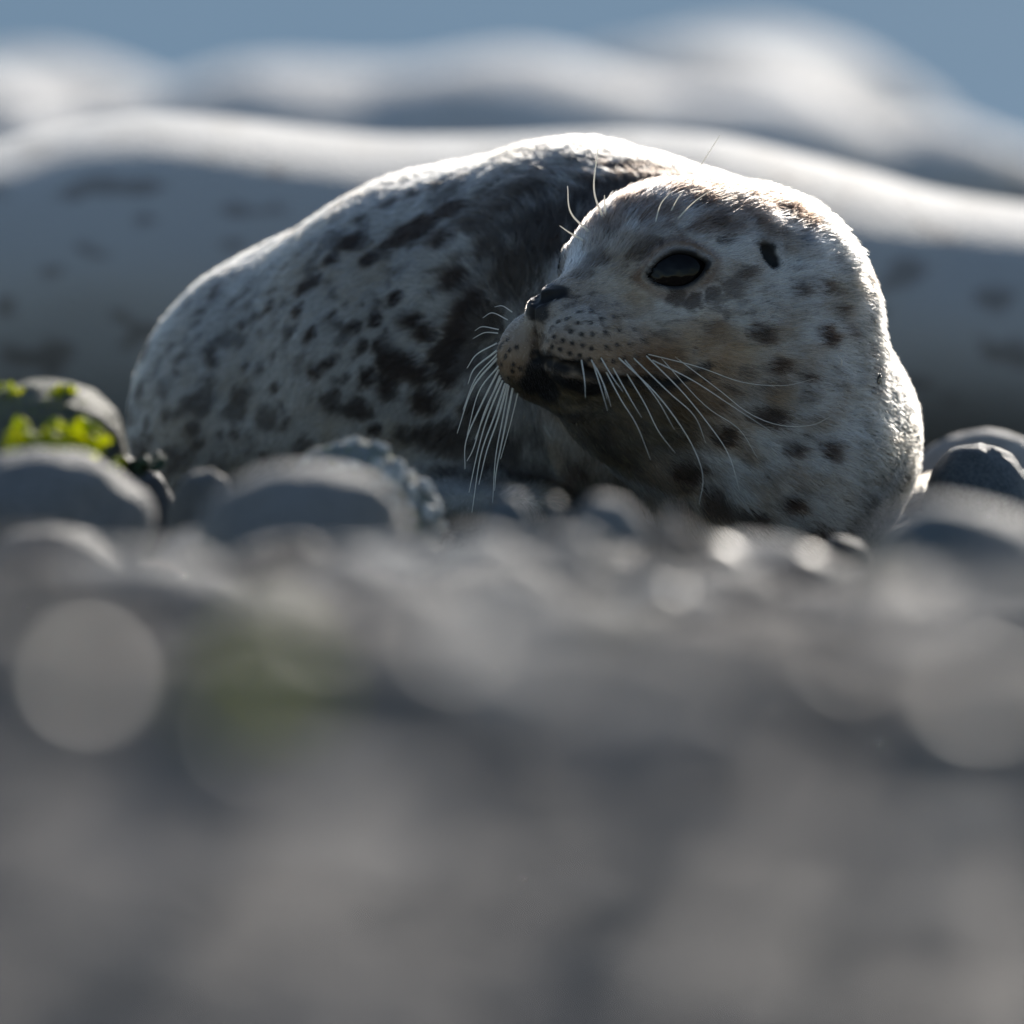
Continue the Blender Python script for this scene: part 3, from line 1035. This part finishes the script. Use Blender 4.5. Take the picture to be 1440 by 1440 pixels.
def whisker(pix, outward, r0=0.0006, r1=0.00012, far_limit=0.9):
    """pix: photo points from root to tip; the root sits on the skin, the tip stands off by `outward` metres in Y"""
    p0, ok = raycast(pix[0][0], pix[0][1], seal_full)
    y0 = p0[0][1] if (ok[0] and p0[0][1] < far_limit) else outward[1]
    dy = outward[0]
    n_ = len(pix) - 1
    w_ = [P(x, y, y0 + dy * math.sin(i / n_ * math.pi / 2)) for i, (x, y) in enumerate(pix)]
    d = w_[1] - w_[0]
    w_[0] = w_[0] - d / np.linalg.norm(d) * 0.002
    vs_, fs_ = tube(w_, r0, r1)
    child(mesh_obj('whisker', vs_, fs_, M['whisker']), seal)


NEAR = [[(640, 600), (655, 700), (660, 790)], [(700, 620), (735, 730), (772, 855)], [(715, 640), (760, 740), (790, 835)], [(765, 660), (840, 800), (920, 930), (990, 1105)],
        [(800, 640), (890, 800), (945, 890)], [(870, 670), (960, 820), (1030, 960), (1115, 1070)], [(830, 590), (1000, 750), (1120, 900), (1210, 1050), (1255, 1190), (1235, 1330)],
        [(905, 590), (1080, 760), (1210, 880), (1270, 1020)], [(970, 580), (1150, 760), (1310, 960), (1390, 1090), (1440, 1260)], [(860, 600), (1010, 780), (1110, 950)],
        [(740, 590), (800, 690), (850, 760)], [(690, 600), (740, 690), (770, 800)], [(1000, 600), (1200, 700), (1400, 830), (1600, 960)]]
for w_ in NEAR:
    whisker([z2(*a) for a in w_], (-0.035, 0.0), 0.00062, 0.0001)
LONG = [[(640, 665), (760, 755), (850, 825), (940, 860), (1030, 860), (1085, 835)], [(600, 670), (720, 800), (820, 870), (875, 955)], [(560, 655), (700, 690), (830, 735), (950, 745), (1040, 725)]]
for w_ in LONG:
    whisker([z1(*a) for a in w_], (-0.02, 0.0), 0.0004, 0.0001)
FAR = [[(200, 520), (110, 570), (60, 640)], [(200, 560), (100, 640), (65, 720)], [(205, 600), (90, 740), (10, 970)], [(212, 640), (120, 760), (60, 980)], [(215, 660), (130, 830), (55, 1010), (50, 1150)],
       [(222, 690), (140, 900), (100, 1000)], [(235, 715), (160, 900), (110, 1080), (70, 1270)], [(250, 730), (200, 880), (130, 1080), (85, 1370)], [(270, 740), (240, 900), (205, 1090), (190, 1320)],
       [(290, 750), (250, 950), (210, 1150), (200, 1260)], [(318, 765), (280, 920), (230, 1100)], [(255, 390), (190, 360), (140, 385)], [(280, 350), (240, 325), (200, 330)], [(205, 462), (150, 460), (90, 490)],
       [(208, 442), (140, 430), (100, 450)], [(204, 580), (105, 690), (40, 850)], [(226, 700), (150, 860), (95, 1040), (60, 1110)], [(262, 735), (215, 900), (160, 1060), (120, 1230)]]
for i, w_ in enumerate(FAR):
    whisker([z2(*a) for a in w_], (0.01, 0.0), 0.0005 if 11 <= i <= 14 else 0.0006 + 0.0004 * ((i * 7) % 5) / 5, 0.00015 if 11 <= i <= 14 else 0.00025, 0.05)
BROW = [[(430, 262), (402, 180), (413, 62)], [(434, 255), (432, 195)], [(388, 300), (335, 245), (325, 168)], [(372, 325), (335, 305), (303, 283)]]
for w_ in BROW:
    whisker([z1(*a) for a in w_], (0.0, 0.04), 0.0010, 0.0003, 0.09)
for w_ in [[(580, 270), (595, 220), (625, 185)], [(625, 240), (640, 210), (660, 182)], [(645, 262), (690, 215), (755, 170)], [(1116, 692), (1119, 672), (1107, 656)]]:
    whisker([z1(*a) for a in w_], (-0.012, 0.0), 0.0006, 0.0002)
whisker([z1(*a) for a in [(710, 108), (740, 62), (765, 22)]], (0.0, 0.1), 0.0004, 0.00015)

# --- the fly on its neck
fp, _ = raycast(1222, 533, seal_full); fp = fp[0]
fa = frame_at(fp, seal_full, np.array((0.6, 0, 0.8)))
fl = empty('fly', Vector(fp + fa[2] * 0.0085))
tag(fl, 'tiny dark fly sitting on the pale neck fur of the seal', 'fly')


def ball(c, axes, rad, nu=12, nv_=8):
    vs_, fs_ = [], []
    for j in range(nv_ + 1):
        th = math.pi * j / nv_
        for i in range(nu):
            ph = 2 * math.pi * i / nu
            vs_.append(np.asarray(c) + axes[0] * rad[0] * math.sin(th) * math.cos(ph) + axes[1] * rad[1] * math.sin(th) * math.sin(ph) + axes[2] * rad[2] * math.cos(th))
    for j in range(nv_):
        for i in range(nu):
            fs_.append((j * nu + i, (j + 1) * nu + i, (j + 1) * nu + (i + 1) % nu, j * nu + (i + 1) % nu))
    return vs_, fs_


fo = np.zeros(3)
mesh_obj('abdomen', *ball(fo - fa[0] * 0.0022, fa, (0.0024, 0.0015, 0.0014)), M['fly'], fl)
mesh_obj('thorax', *ball(fo + fa[0] * 0.0008, fa, (0.0016, 0.0014, 0.0014)), M['fly'], fl)
mesh_obj('head', *ball(fo + fa[0] * 0.0028, fa, (0.0009, 0.0013, 0.0010)), M['fly'], fl)
for sg in (-1, 1):
    a = fo + fa[0] * 0.0008 + fa[2] * 0.0012
    e1 = -fa[0] * 0.9 + fa[1] * sg * 0.45
    e2 = np.cross(e1, fa[2])
    pts_ = [a + e1 * 0.0055 * (0.5 - 0.5 * math.cos(t)) + e2 * 0.0013 * math.sin(t) for t in np.linspace(0, 2 * math.pi, 14)[:-1]]
    mesh_obj('wing', pts_ + [p_ + fa[2] * 0.0001 for p_ in pts_], [list(range(13)), list(range(25, 12, -1))], M['wing'], fl)
    for k in (-1, 0, 1):
        b_ = fo + fa[0] * (0.0008 + 0.0008 * k)
        vs_, fs_ = tube([b_, b_ + fa[1] * sg * 0.0022 + fa[2] * 0.0006 + fa[0] * 0.001 * k, b_ + fa[1] * sg * 0.0036 - fa[2] * 0.003 + fa[0] * 0.0018 * k], 0.00022, 0.0001, 5, 6)
        mesh_obj('leg', vs_, fs_, M['fly'], fl)

# ------------------------------------------------------------------ the other seals (out of focus behind)
def lying_sdf(p):
    nd = [((0.70, 0, 0.150), 0.070), ((0.60, 0, 0.155), 0.092), ((0.42, 0, 0.160), 0.125), ((0.12, 0, 0.172), 0.168), ((-0.18, 0, 0.165), 0.160), ((-0.45, 0, 0.125), 0.118), ((-0.66, 0, 0.085), 0.066), ((-0.76, 0, 0.07), 0.045)]
    d = None
    for (a, ra), (b_, rb) in zip(nd[:-1], nd[1:]):
        c = cone(p, a, ra, b_, rb)
        d = c if d is None else smin(d, c, 0.05)
    for sg in (-1, 1):
        d = smin(d, ellip(p, (0.775, 0.02 * sg, 0.128), np.eye(3), (0.04, 0.027, 0.028)), 0.012)
        d = smin(d, ellip(p, (-0.87, 0.05 * sg, 0.06), np.eye(3), (0.12, 0.02, 0.055)), 0.03)
        a = math.radians(25) * sg
        d = smin(d, ellip(p, (0.30, 0.175 * sg, 0.05), np.array([[math.cos(a), math.sin(a), 0], [-math.sin(a), math.cos(a), 0], [0, 0, 1.0]]), (0.10, 0.045, 0.02)), 0.03)
    return d + (fbm(p, 9.0, 121, 2) - 0.5) * 0.014


v2, q2 = polygonise(lying_sdf, (-1.05, -0.27, -0.03), (0.87, 0.27, 0.38), 0.012, 1)


def lying_color(p, light, seed, spot_d):
    sc = smooth01(spot_d, spot_d + 0.07, fbm(p + 3.1 * seed, 38, 131 + seed, 2))
    up = fbm(p, 6, 141 + seed, 2)[:, None]
    l = np.array(light)[None] * (0.8 + 0.4 * up)
    return l * (1 - 0.6 * sc[:, None]) + np.array((0.075, 0.048, 0.03)) * 0.6 * sc[:, None]


eye_v, eye_f = ball((0, 0, 0), np.eye(3), (0.02, 0.02, 0.02), 16, 10)


def lying_seal(px, py_top, y, rz, scale, light, seed, spot_d, label, broad=1.0):
    top = P(px, py_top, y)
    gz = float(ground_z(top[0], y)[0])
    zs = (top[2] - gz + 0.012) / (0.345 * scale)
    root = empty('harbor_seal', (top[0] - 0.12 * scale * math.cos(R(rz)), y - 0.12 * scale * math.sin(R(rz)), gz - 0.012))
    root.rotation_euler = (0, 0, R(rz))
    root.scale = (scale, scale * broad, scale * zs)
    me_ = fast_mesh('body', v2, q2); me_.materials.append(M['coat'])
    set_color(me_, lying_color(v2, light, seed, spot_d))
    o = bpy.data.objects.new('body', me_); COL.objects.link(o); o.parent = root
    for sg in (-1, 1):
        e = mesh_obj('eye', eye_v, eye_f, M['dulleye'], root); e.location = (0.705, 0.047 * sg, 0.183)
    nz_ = mesh_obj('nose', *ball((0.81, 0, 0.14), np.eye(3), (0.012, 0.016, 0.010)), M['dulleye'], root)
    for sg in (-1, 1):
        for k in range(5):
            a = np.array((0.79 - 0.008 * k, 0.036 * sg, 0.12 - 0.004 * k))
            w_, f_ = tube([a, a + np.array((-0.01, 0.04 * sg, -0.01)), a + np.array((-0.04, 0.075 * sg, -0.04 - 0.005 * k))], 0.0007, 0.0002, 5, 8)
            mesh_obj('whisker', w_, f_, M['whisker'], root)
    tag(root, label, 'seal', 'seals hauled out behind')
    return root


lying_seal(230, 175, 1.52, 183, 1.4, (0.34, 0.325, 0.305), 1, 0.60, 'spotted grey seal lying lengthwise right behind the seal in focus', 1.35)
lying_seal(730, 82, 5.2, 10, 1.0, (0.46, 0.44, 0.42), 2, 0.68, 'pale seal lying behind the spotted grey seal, long flat back', 1.6)
lying_seal(1060, 52, 7.0, 72, 1.12, (0.34, 0.34, 0.34), 3, 0.68, 'high round-backed seal at the water edge above the head of the focused one', 1.25)
lying_seal(60, 85, 6.0, 62, 1.0, (0.36, 0.35, 0.34), 4, 0.68, 'farther seal at the water edge seen end-on past the flat-backed pale one', 1.25)

# ------------------------------------------------------------------ stones
def ico(sub):
    bm_ = bmesh.new(); bmesh.ops.create_icosphere(bm_, subdivisions=sub, radius=1.0)
    v_ = np.array([x.co[:] for x in bm_.verts]); f_ = np.array([[x.index for x in f.verts] for f in bm_.faces]); bm_.free()
    return v_, f_


iv3, if3 = ico(4)
STONE = []
for k in range(12):
    v_ = iv3.copy()
    n_ = fbm(v_ + 7.7 * k, 0.9, 200 + k, 2) - 0.5
    n2_ = fbm(v_ + 3.3 * k, 4.0, 230 + k, 3) - 0.5
    v_ = v_ * (1 + 0.46 * n_ + 0.16 * n2_)[:, None]
    for c in range(4):       # a few worn flat facets
        d = rng.normal(size=3); d /= np.linalg.norm(d); h_ = rng.uniform(0.68, 0.9)
        t = v_ @ d
        v_ = v_ - np.outer(np.clip(t - h_, 0, 9) * 0.55, d)
    v_ /= np.abs(v_).max(0)
    STONE.append(fast_mesh('stone', v_, if3))
_smats = {}


def stone_mesh(k, mk):
    if (k, mk) not in _smats:
        me_ = STONE[k].copy(); me_.materials.append(M[mk]); _smats[(k, mk)] = me_
    return _smats[(k, mk)]


def stone(loc, size, k, mk, rz, tilt=(0, 0), name='cobble', label=None, group=None):
    o = bpy.data.objects.new(name, stone_mesh(k % 12, mk)); COL.objects.link(o)
    o.location = loc; o.scale = size; o.rotation_euler = (tilt[0], tilt[1], rz)
    tag(o, label, 'stone', group)
    return o


placed = []


def put(px, py_top, y, w_px, h_mm, mk, k=0, rz=0.0, depth=None, name='cobble', label=None, group=None, tilt=(0, 0)):
    """a stone whose top shows at (px, py_top) and which stands on the shore at world Y = y; w_px its width in photo pixels"""
    top = P(px, py_top, y)
    dist = y - CAM[1]
    w_ = w_px * 6.25e-5 * dist / 2
    gz = float(ground_z(top[0], y)[0])
    bot = min(gz - 0.006, top[2] - h_mm * 1e-3)
    h_ = (top[2] - bot) / 2
    dp_ = depth or w_ * 0.9
    placed.append((top[0], y, max(w_, dp_)))
    return stone((top[0], y, top[2] - h_), (w_, dp_, h_), k, mk, rz, tilt, name, label, group)


# stones one can tell apart round the seal
sA = put(500, 606, -0.45, 270, 60, 'barn', 1, 0.3, label='barnacle-crusted grey stone directly in front of the body of the focused seal')
sB = put(425, 652, -1.25, 330, 70, 'grey', 2, 1.2, label='smooth rounded grey stone below the barnacle-crusted one, its crest sunlit')
put(60, 628, -0.85, 330, 70, 'grey', 3, 0.4, label='broad grey stone lying in front of the yellow-green seaweed')
put(60, 534, 0.62, 290, 80, 'mossy', 4, 2.0, label='greenish algae-stained boulder behind the yellow-green seaweed')
put(195, 662, -0.35, 130, 40, 'dark', 5, 0.2, label='low dark stone under the dark weed clump beside the rump of the seal')
put(290, 652, -0.55, 110, 35, 'grey', 6, 0.9, label='small grey stone between the dark weed and the barnacled stone')
put(1385, 603, 0.55, 200, 60, 'pale', 7, 0.1, label='pale sunlit stone behind the neck of the focused seal')
put(1385, 622, 0.15, 180, 60, 'blue', 8, 2.2, label='bluish barnacled stone beside the neck of the focused seal')
put(1335, 682, -1.65, 300, 90, 'blue', 9, 0.6, label='large dark blue-grey stone in front of the neck of the focused seal')
put(1190, 745, -0.55, 90, 40, 'dark', 10, 0.3, label='little dark glossy stone tucked under the chest of the seal')
put(1075, 748, -1.35, 260, 60, 'grey', 11, 0.2, label='grey stone with a sunlit crest below the chin of the seal')
put(945, 728, -1.6, 110, 45, 'tan', 0, 0.4, label='small warm brown stone below the drooping chin of the seal')
put(845, 690, -1.2, 150, 45, 'grey', 1, 2.4, label='grey stone under the tips of the drooping whiskers')
put(712, 692, -1.15, 90, 40, 'blue', 2, 0.7, label='small rounded stone under the whiskers of the seal muzzle')
put(930, 800, -2.0, 190, 50, 'pale', 3, 2.9, label='pale flat-topped stone before the grey one with the sunlit crest')
put(770, 752, -1.9, 190, 55, 'grey', 4, 0.1, label='grey rounded stone beside the pale flat-topped one')
put(1240, 770, -1.95, 130, 45, 'mossy', 5, 0.9, label='yellow-green stained stone at the foot of the large blue-grey one')

# foreground cobbles
FG = [(90, 930, 0, 300, 'tan', 2), (350, 950, 0, 300, 'mossy', 4), (640, 870, 0, 300, 'pale', 6), (740, 1000, 0, 200, 'tan', 9), (500, 960, 0, 180, 'pale', 10), (880, 930, 0, 460, 'grey', 8), (1130, 850, 0, 380, 'tan', 1),
      (1300, 920, 0, 300, 'tan', 3), (1390, 1030, 0, 220, 'pale', 0), (450, 1080, 0, 460, 'grey', 9), 
      (400, 850, 0, 300, 'grey', 11), (220, 840, 0, 320, 'tan', 0), (20, 830, 0, 300, 'tan', 8), (1420, 880, 0, 300, 'grey', 7), (900, 860, 0, 260, 'tan', 2),
      (1300, 1190, 0, 420, 'grey', 2), 
      (380, 800, -2.6, 260, 'grey', 11), (180, 760, -2.2, 320, 'blue', 0), (560, 800, -2.7, 230, 'grey', 3), (1000, 835, -2.9, 320, 'tan', 9), (1400, 800, -2.8, 260, 'grey', 7),
      (30, 770, -2.7, 240, 'tan', 8), (720, 790, -2.4, 200, 'grey', 1), (500, 770, -2.1, 190, 'blue', 5), (870, 840, -2.8, 180, 'mossy', 2)]
GRP = {'tan': 'tan', 'mossy': 'algae-stained', 'pale': 'pale', 'dark': 'dark', 'grey': 'grey', 'blue': 'blue-grey'}
for px, py, y, w_, mk, k in FG:
    if y == 0: y = float(np.interp(py, [830, 1000, 1440], [-3.88, -4.02, -4.34]))
    put(px, py, y, w_, 45, mk, k, k * 0.7, label='%s wave-worn cobble on the open shore in front of the seal' % GRP[mk], group='%s cobbles in front of the seal' % GRP[mk])

rs = random.Random(5)
tries = 0; cnt = 0
while cnt < 250 and tries < 9000:
    tries += 1
    zone = rs.random()
    if zone < 0.62:
        y = rs.uniform(-4.3, -0.45)
        x = rs.uniform(-1, 1) * (0.16 + 0.065 * (y + 8))
    else:
        y = rs.uniform(-0.4, 5.5)
        x = rs.uniform(-0.75, 0.75)
    w_ = rs.uniform(0.018, 0.05)
    if any((x - a) ** 2 + (y - b_) ** 2 < (0.8 * (w_ + c)) ** 2 for a, b_, c in placed): continue
    if -0.2 < y < 1.15 and -0.42 < x < 0.42: continue
    if 1.2 < y < 2.0 and abs(x) < 1.2: continue
    if y > 4.6 or y < -3.98 or (y < -3.8 and rs.random() < 0.6): continue
    gz = float(ground_z(x, y)[0])
    hgt = w_ * rs.uniform(0.45, 0.7)
    mk = rs.choice(['grey', 'grey', 'grey', 'blue', 'dark', 'pale', 'tan', 'mossy'])
    where = 'in front of' if y < 0 else 'behind'
    stone((x, y, gz + hgt * 0.45), (w_, w_ * rs.uniform(0.7, 1.0), hgt), rs.randrange(12), mk, rs.uniform(0, 6.28), (rs.uniform(-.2, .2), rs.uniform(-.2, .2)),
          label='small %s cobble scattered on the gravel %s the seal' % (GRP[mk], where), group='small %s cobbles %s the seal' % (GRP[mk], where))
    placed.append((x, y, w_)); cnt += 1

for px, py, y, w_, k in [(85, 935, 0, 190, 2), (300, 1010, 0, 170, 4), (700, 1150, 0, 80, 7), (1330, 960, 0, 170, 3), (600, 880, 0, 150, 6), (150, 800, -2.9, 120, 5), (430, 860, 0, 130, 9), (1180, 900, 0, 130, 8), (935, 722, -1.55, 80, 5), (1000, 758, -1.5, 130, 8), (1120, 765, -1.5, 130, 9), (820, 745, -1.8, 90, 6), (600, 745, -1.3, 80, 0),
                         (930, 815, -2.1, 110, 1), (470, 770, -1.9, 80, 10), (700, 745, -1.7, 70, 11), (330, 820, -2.9, 110, 0), (780, 700, -1.1, 50, 3), (560, 735, -1.5, 60, 4)]:
    mk = 'wet'
    if y == 0:
        y = float(np.interp(py, [830, 1000, 1440], [-3.88, -4.02, -4.34])) - 0.01; mk = 'damp'
    put(px, py, y, w_, 16, mk, k, k * 1.1, name='pebble', label='wet glossy pebble glinting among the cobbles in front of the seal', group='wet pebbles in front of the seal')

# gravel: small pebbles nobody could count
iv1, if1 = ico(2)
NP = 9000
py_ = np.where(rng.random(NP) < 0.06, rng.uniform(-4.6, -4.0, NP), rng.uniform(-4.05, 6.5, NP))
px_ = rng.uniform(-1, 1, NP) * np.where(py_ < -0.5, np.clip(0.4 + 0.08 * (py_ + 8), 0.4, 1.0), 1.0)
ps = rng.uniform(0.006, 0.017, NP)
pz = ground_z(px_, py_)
vv = np.empty((NP, len(iv1), 3)); 
ang = rng.uniform(0, 6.28, NP)
sh = iv1[None] * (ps[:, None, None] * rng.uniform(0.6, 1.1, (NP, 1, 3)) * np.array((1, 1, 0.65)))
sh = sh * (1 + 0.25 * (rng.random((NP, len(iv1), 1)) - 0.5))
ca_, sa_ = np.cos(ang)[:, None], np.sin(ang)[:, None]
vv[..., 0] = sh[..., 0] * ca_ - sh[..., 1] * sa_ + px_[:, None]
vv[..., 1] = sh[..., 0] * sa_ + sh[..., 1] * ca_ + py_[:, None]
vv[..., 2] = sh[..., 2] + (pz + ps * 0.25)[:, None]
ff = (if1[None] + (np.arange(NP) * len(iv1))[:, None, None]).reshape(-1, 3)
gme = fast_mesh('gravel', vv.reshape(-1, 3), ff); gme.materials.append(M['gravel'])
gcol = np.repeat(rng.random(NP), len(iv1))
gravel = bpy.data.objects.new('gravel', gme); COL.objects.link(gravel)
tag(gravel, 'loose grey gravel and pebbles covering the shore', 'gravel', kind='stuff')


# barnacles on the near stone
def barnacle_geo(h_=0.55):
    vs_, fs_ = [], []
    n_ = 9
    for r_, z in ((1.0, 0.0), (0.8, 0.35 * 1.6 * h_), (0.5, h_), (0.32, h_ * 0.96), (0.25, h_ * 0.6)):
        for i in range(n_):
            a = 2 * math.pi * i / n_
            rr = r_ * (1 + 0.12 * ((i % 2) - 0.5))
            vs_.append((rr * math.cos(a), rr * math.sin(a), z))
    for j in range(4):
        for i in range(n_):
            fs_.append((j * n_ + i, j * n_ + (i + 1) % n_, (j + 1) * n_ + (i + 1) % n_, (j + 1) * n_ + i))
    fs_.append(tuple(range(4 * n_, 5 * n_)))
    return vs_, fs_


bme = bpy.data.meshes.new('barnacle'); bv, bf = barnacle_geo(); bme.from_pydata(bv, [], bf); bme.materials.append(M['barnacle']); bme.update()


def barnacles(st, n_, picks, rmin, rmax):
    """shells on the stone's upper faces; picks(local) chooses where"""
    me_ = st.data
    sv = np.empty(len(me_.vertices) * 3, dtype=np.float32); me_.vertices.foreach_get('co', sv); sv = sv.reshape(-1, 3)
    sn = np.empty(len(me_.vertices) * 3, dtype=np.float32); me_.vertices.foreach_get('normal', sn); sn = sn.reshape(-1, 3)
    st_m = st.matrix_basis
    sc = np.array(st.scale)
    rotm = np.array(st.rotation_euler.to_matrix())
    wpos = (sv * sc) @ rotm.T
    wn_ = (sn / sc) @ rotm.T; wn_ /= np.linalg.norm(wn_, axis=1)[:, None]
    cand = np.nonzero(picks(wpos, wn_))[0]
    rng.shuffle(cand)
    got = []
    for i in cand:
        r_ = rng.uniform(rmin, rmax)
        if any(np.linalg.norm(wpos[i] - a) < 0.8 * (r_ + b_) for a, b_ in got): continue
        got.append((wpos[i], r_))
        o = bpy.data.objects.new('barnacle', bme); COL.objects.link(o)
        o.parent = st
        qt = Vector(wn_[i]).to_track_quat('Z', 'Y')
        from mathutils import Matrix
        mw = Matrix.Translation(Vector(wpos[i]) + st.location) @ qt.to_matrix().to_4x4() @ Matrix.Diagonal((r_, r_, r_ * rng.uniform(0.8, 1.3), 1))
        o.matrix_parent_inverse = st_m.inverted()
        o.matrix_basis = mw
        if len(got) >= n_: break


barnacles(sA, 90, lambda p, n_: (n_[:, 2] > 0.0) & (p[:, 0] > 0.012) & (n_[:, 1] < 0.4), 0.004, 0.0095)
barnacles(sA, 30, lambda p, n_: (n_[:, 2] > 0.3) & (p[:, 0] < 0.012), 0.0025, 0.005)

# seaweed
def frond(c, length_, width, az, curl, seed):
    r_ = random.Random(seed)
    vs_, fs_ = [], []
    n_ = 9
    ca, sa = math.cos(az), math.sin(az)
    for i in range(n_ + 1):
        t = i / n_
        along = length_ * t
        z = curl * math.sin(t * math.pi * 0.9) * length_ + 0.004 * r_.uniform(-1, 1)
        w_ = width * (0.35 + math.sin(math.pi * min(1, t * 0.85 + 0.1)) * 0.8) * r_.uniform(0.8, 1.2)
        for j in range(5):
            s = (j - 2) / 2
            zz = z + 0.35 * w_ * math.sin(s * 2.2 + t * 7 + seed) + 0.003 * r_.uniform(-1, 1)
            x, y = along, s * w_
            vs_.append((c[0] + x * ca - y * sa, c[1] + x * sa + y * ca, c[2] + zz))
    for i in range(n_):
        for j in range(4):
            a = i * 5 + j
            fs_.append((a, a + 1, a + 6, a + 5))
    return vs_, fs_


def weed_clump(name, centre, items, mk, label):
    root_ = empty(name, centre)
    for i, (off, l_, w_, az, curl) in enumerate(items):
        vs_, fs_ = frond(off, l_, w_, az, curl, i + 3)
        o = mesh_obj('frond', vs_, fs_, M[mk], root_)
        sm = o.modifiers.new('thick', 'SOLIDIFY'); sm.thickness = 0.0012
        sb = o.modifiers.new('soft', 'SUBSURF'); sb.levels = 1; sb.render_levels = 1
    tag(root_, label, 'seaweed')
    return root_


wc = P(72, 641, -0.62)
items = []
rw = random.Random(3)
for i in range(16):
    items.append(((rw.uniform(-0.034, 0.022), rw.uniform(-0.03, 0.03), rw.uniform(-0.006, 0.006)), rw.uniform(0.014, 0.024), rw.uniform(0.005, 0.009), rw.uniform(-1.2, 1.0), rw.uniform(0.3, 1.0)))
items.append(((0.018, 0.0, 0.004), 0.030, 0.006, -0.2, -0.75))
items.append(((0.012, 0.01, 0.006), 0.034, 0.006, -0.1, -0.55))
weed_clump('seaweed', Vector(wc), items, 'weed', 'bright yellow-green seaweed clump glowing in the backlight on a grey stone')
wc = P(190, 662, -0.40)
items = [((rw.uniform(-0.02, 0.012), rw.uniform(-0.02, 0.02), rw.uniform(-0.004, 0.004)), rw.uniform(0.014, 0.026), rw.uniform(0.005, 0.009), rw.uniform(-1.5, 1.5), rw.uniform(0.05, 0.35)) for i in range(10)]
weed_clump('seaweed', Vector(wc), items, 'darkweed', 'small dark green seaweed clump beside the rump of the seal')
wc = P(40, 546, 0.58)
items = [((rw.uniform(-0.03, 0.02), rw.uniform(-0.02, 0.02), rw.uniform(-0.004, 0.0)), rw.uniform(0.012, 0.022), rw.uniform(0.003, 0.006), rw.uniform(-0.6, 0.6), rw.uniform(0.0, 0.12)) for i in range(4)]
weed_clump('seaweed', Vector(wc), items, 'weed', 'thin green seaweed draped over the algae-stained boulder')

wc = P(355, 985, -4.03)
items = [((rw.uniform(-0.012, 0.006), rw.uniform(-0.01, 0.01), rw.uniform(-0.004, 0.006)), rw.uniform(0.012, 0.02), rw.uniform(0.004, 0.007), rw.uniform(-0.6, 0.6), rw.uniform(0.4, 1.0)) for i in range(8)]
weed_clump('seaweed', Vector(wc), items, 'weed', 'yellow-green seaweed scrap lying on the open bank in front of the stones')
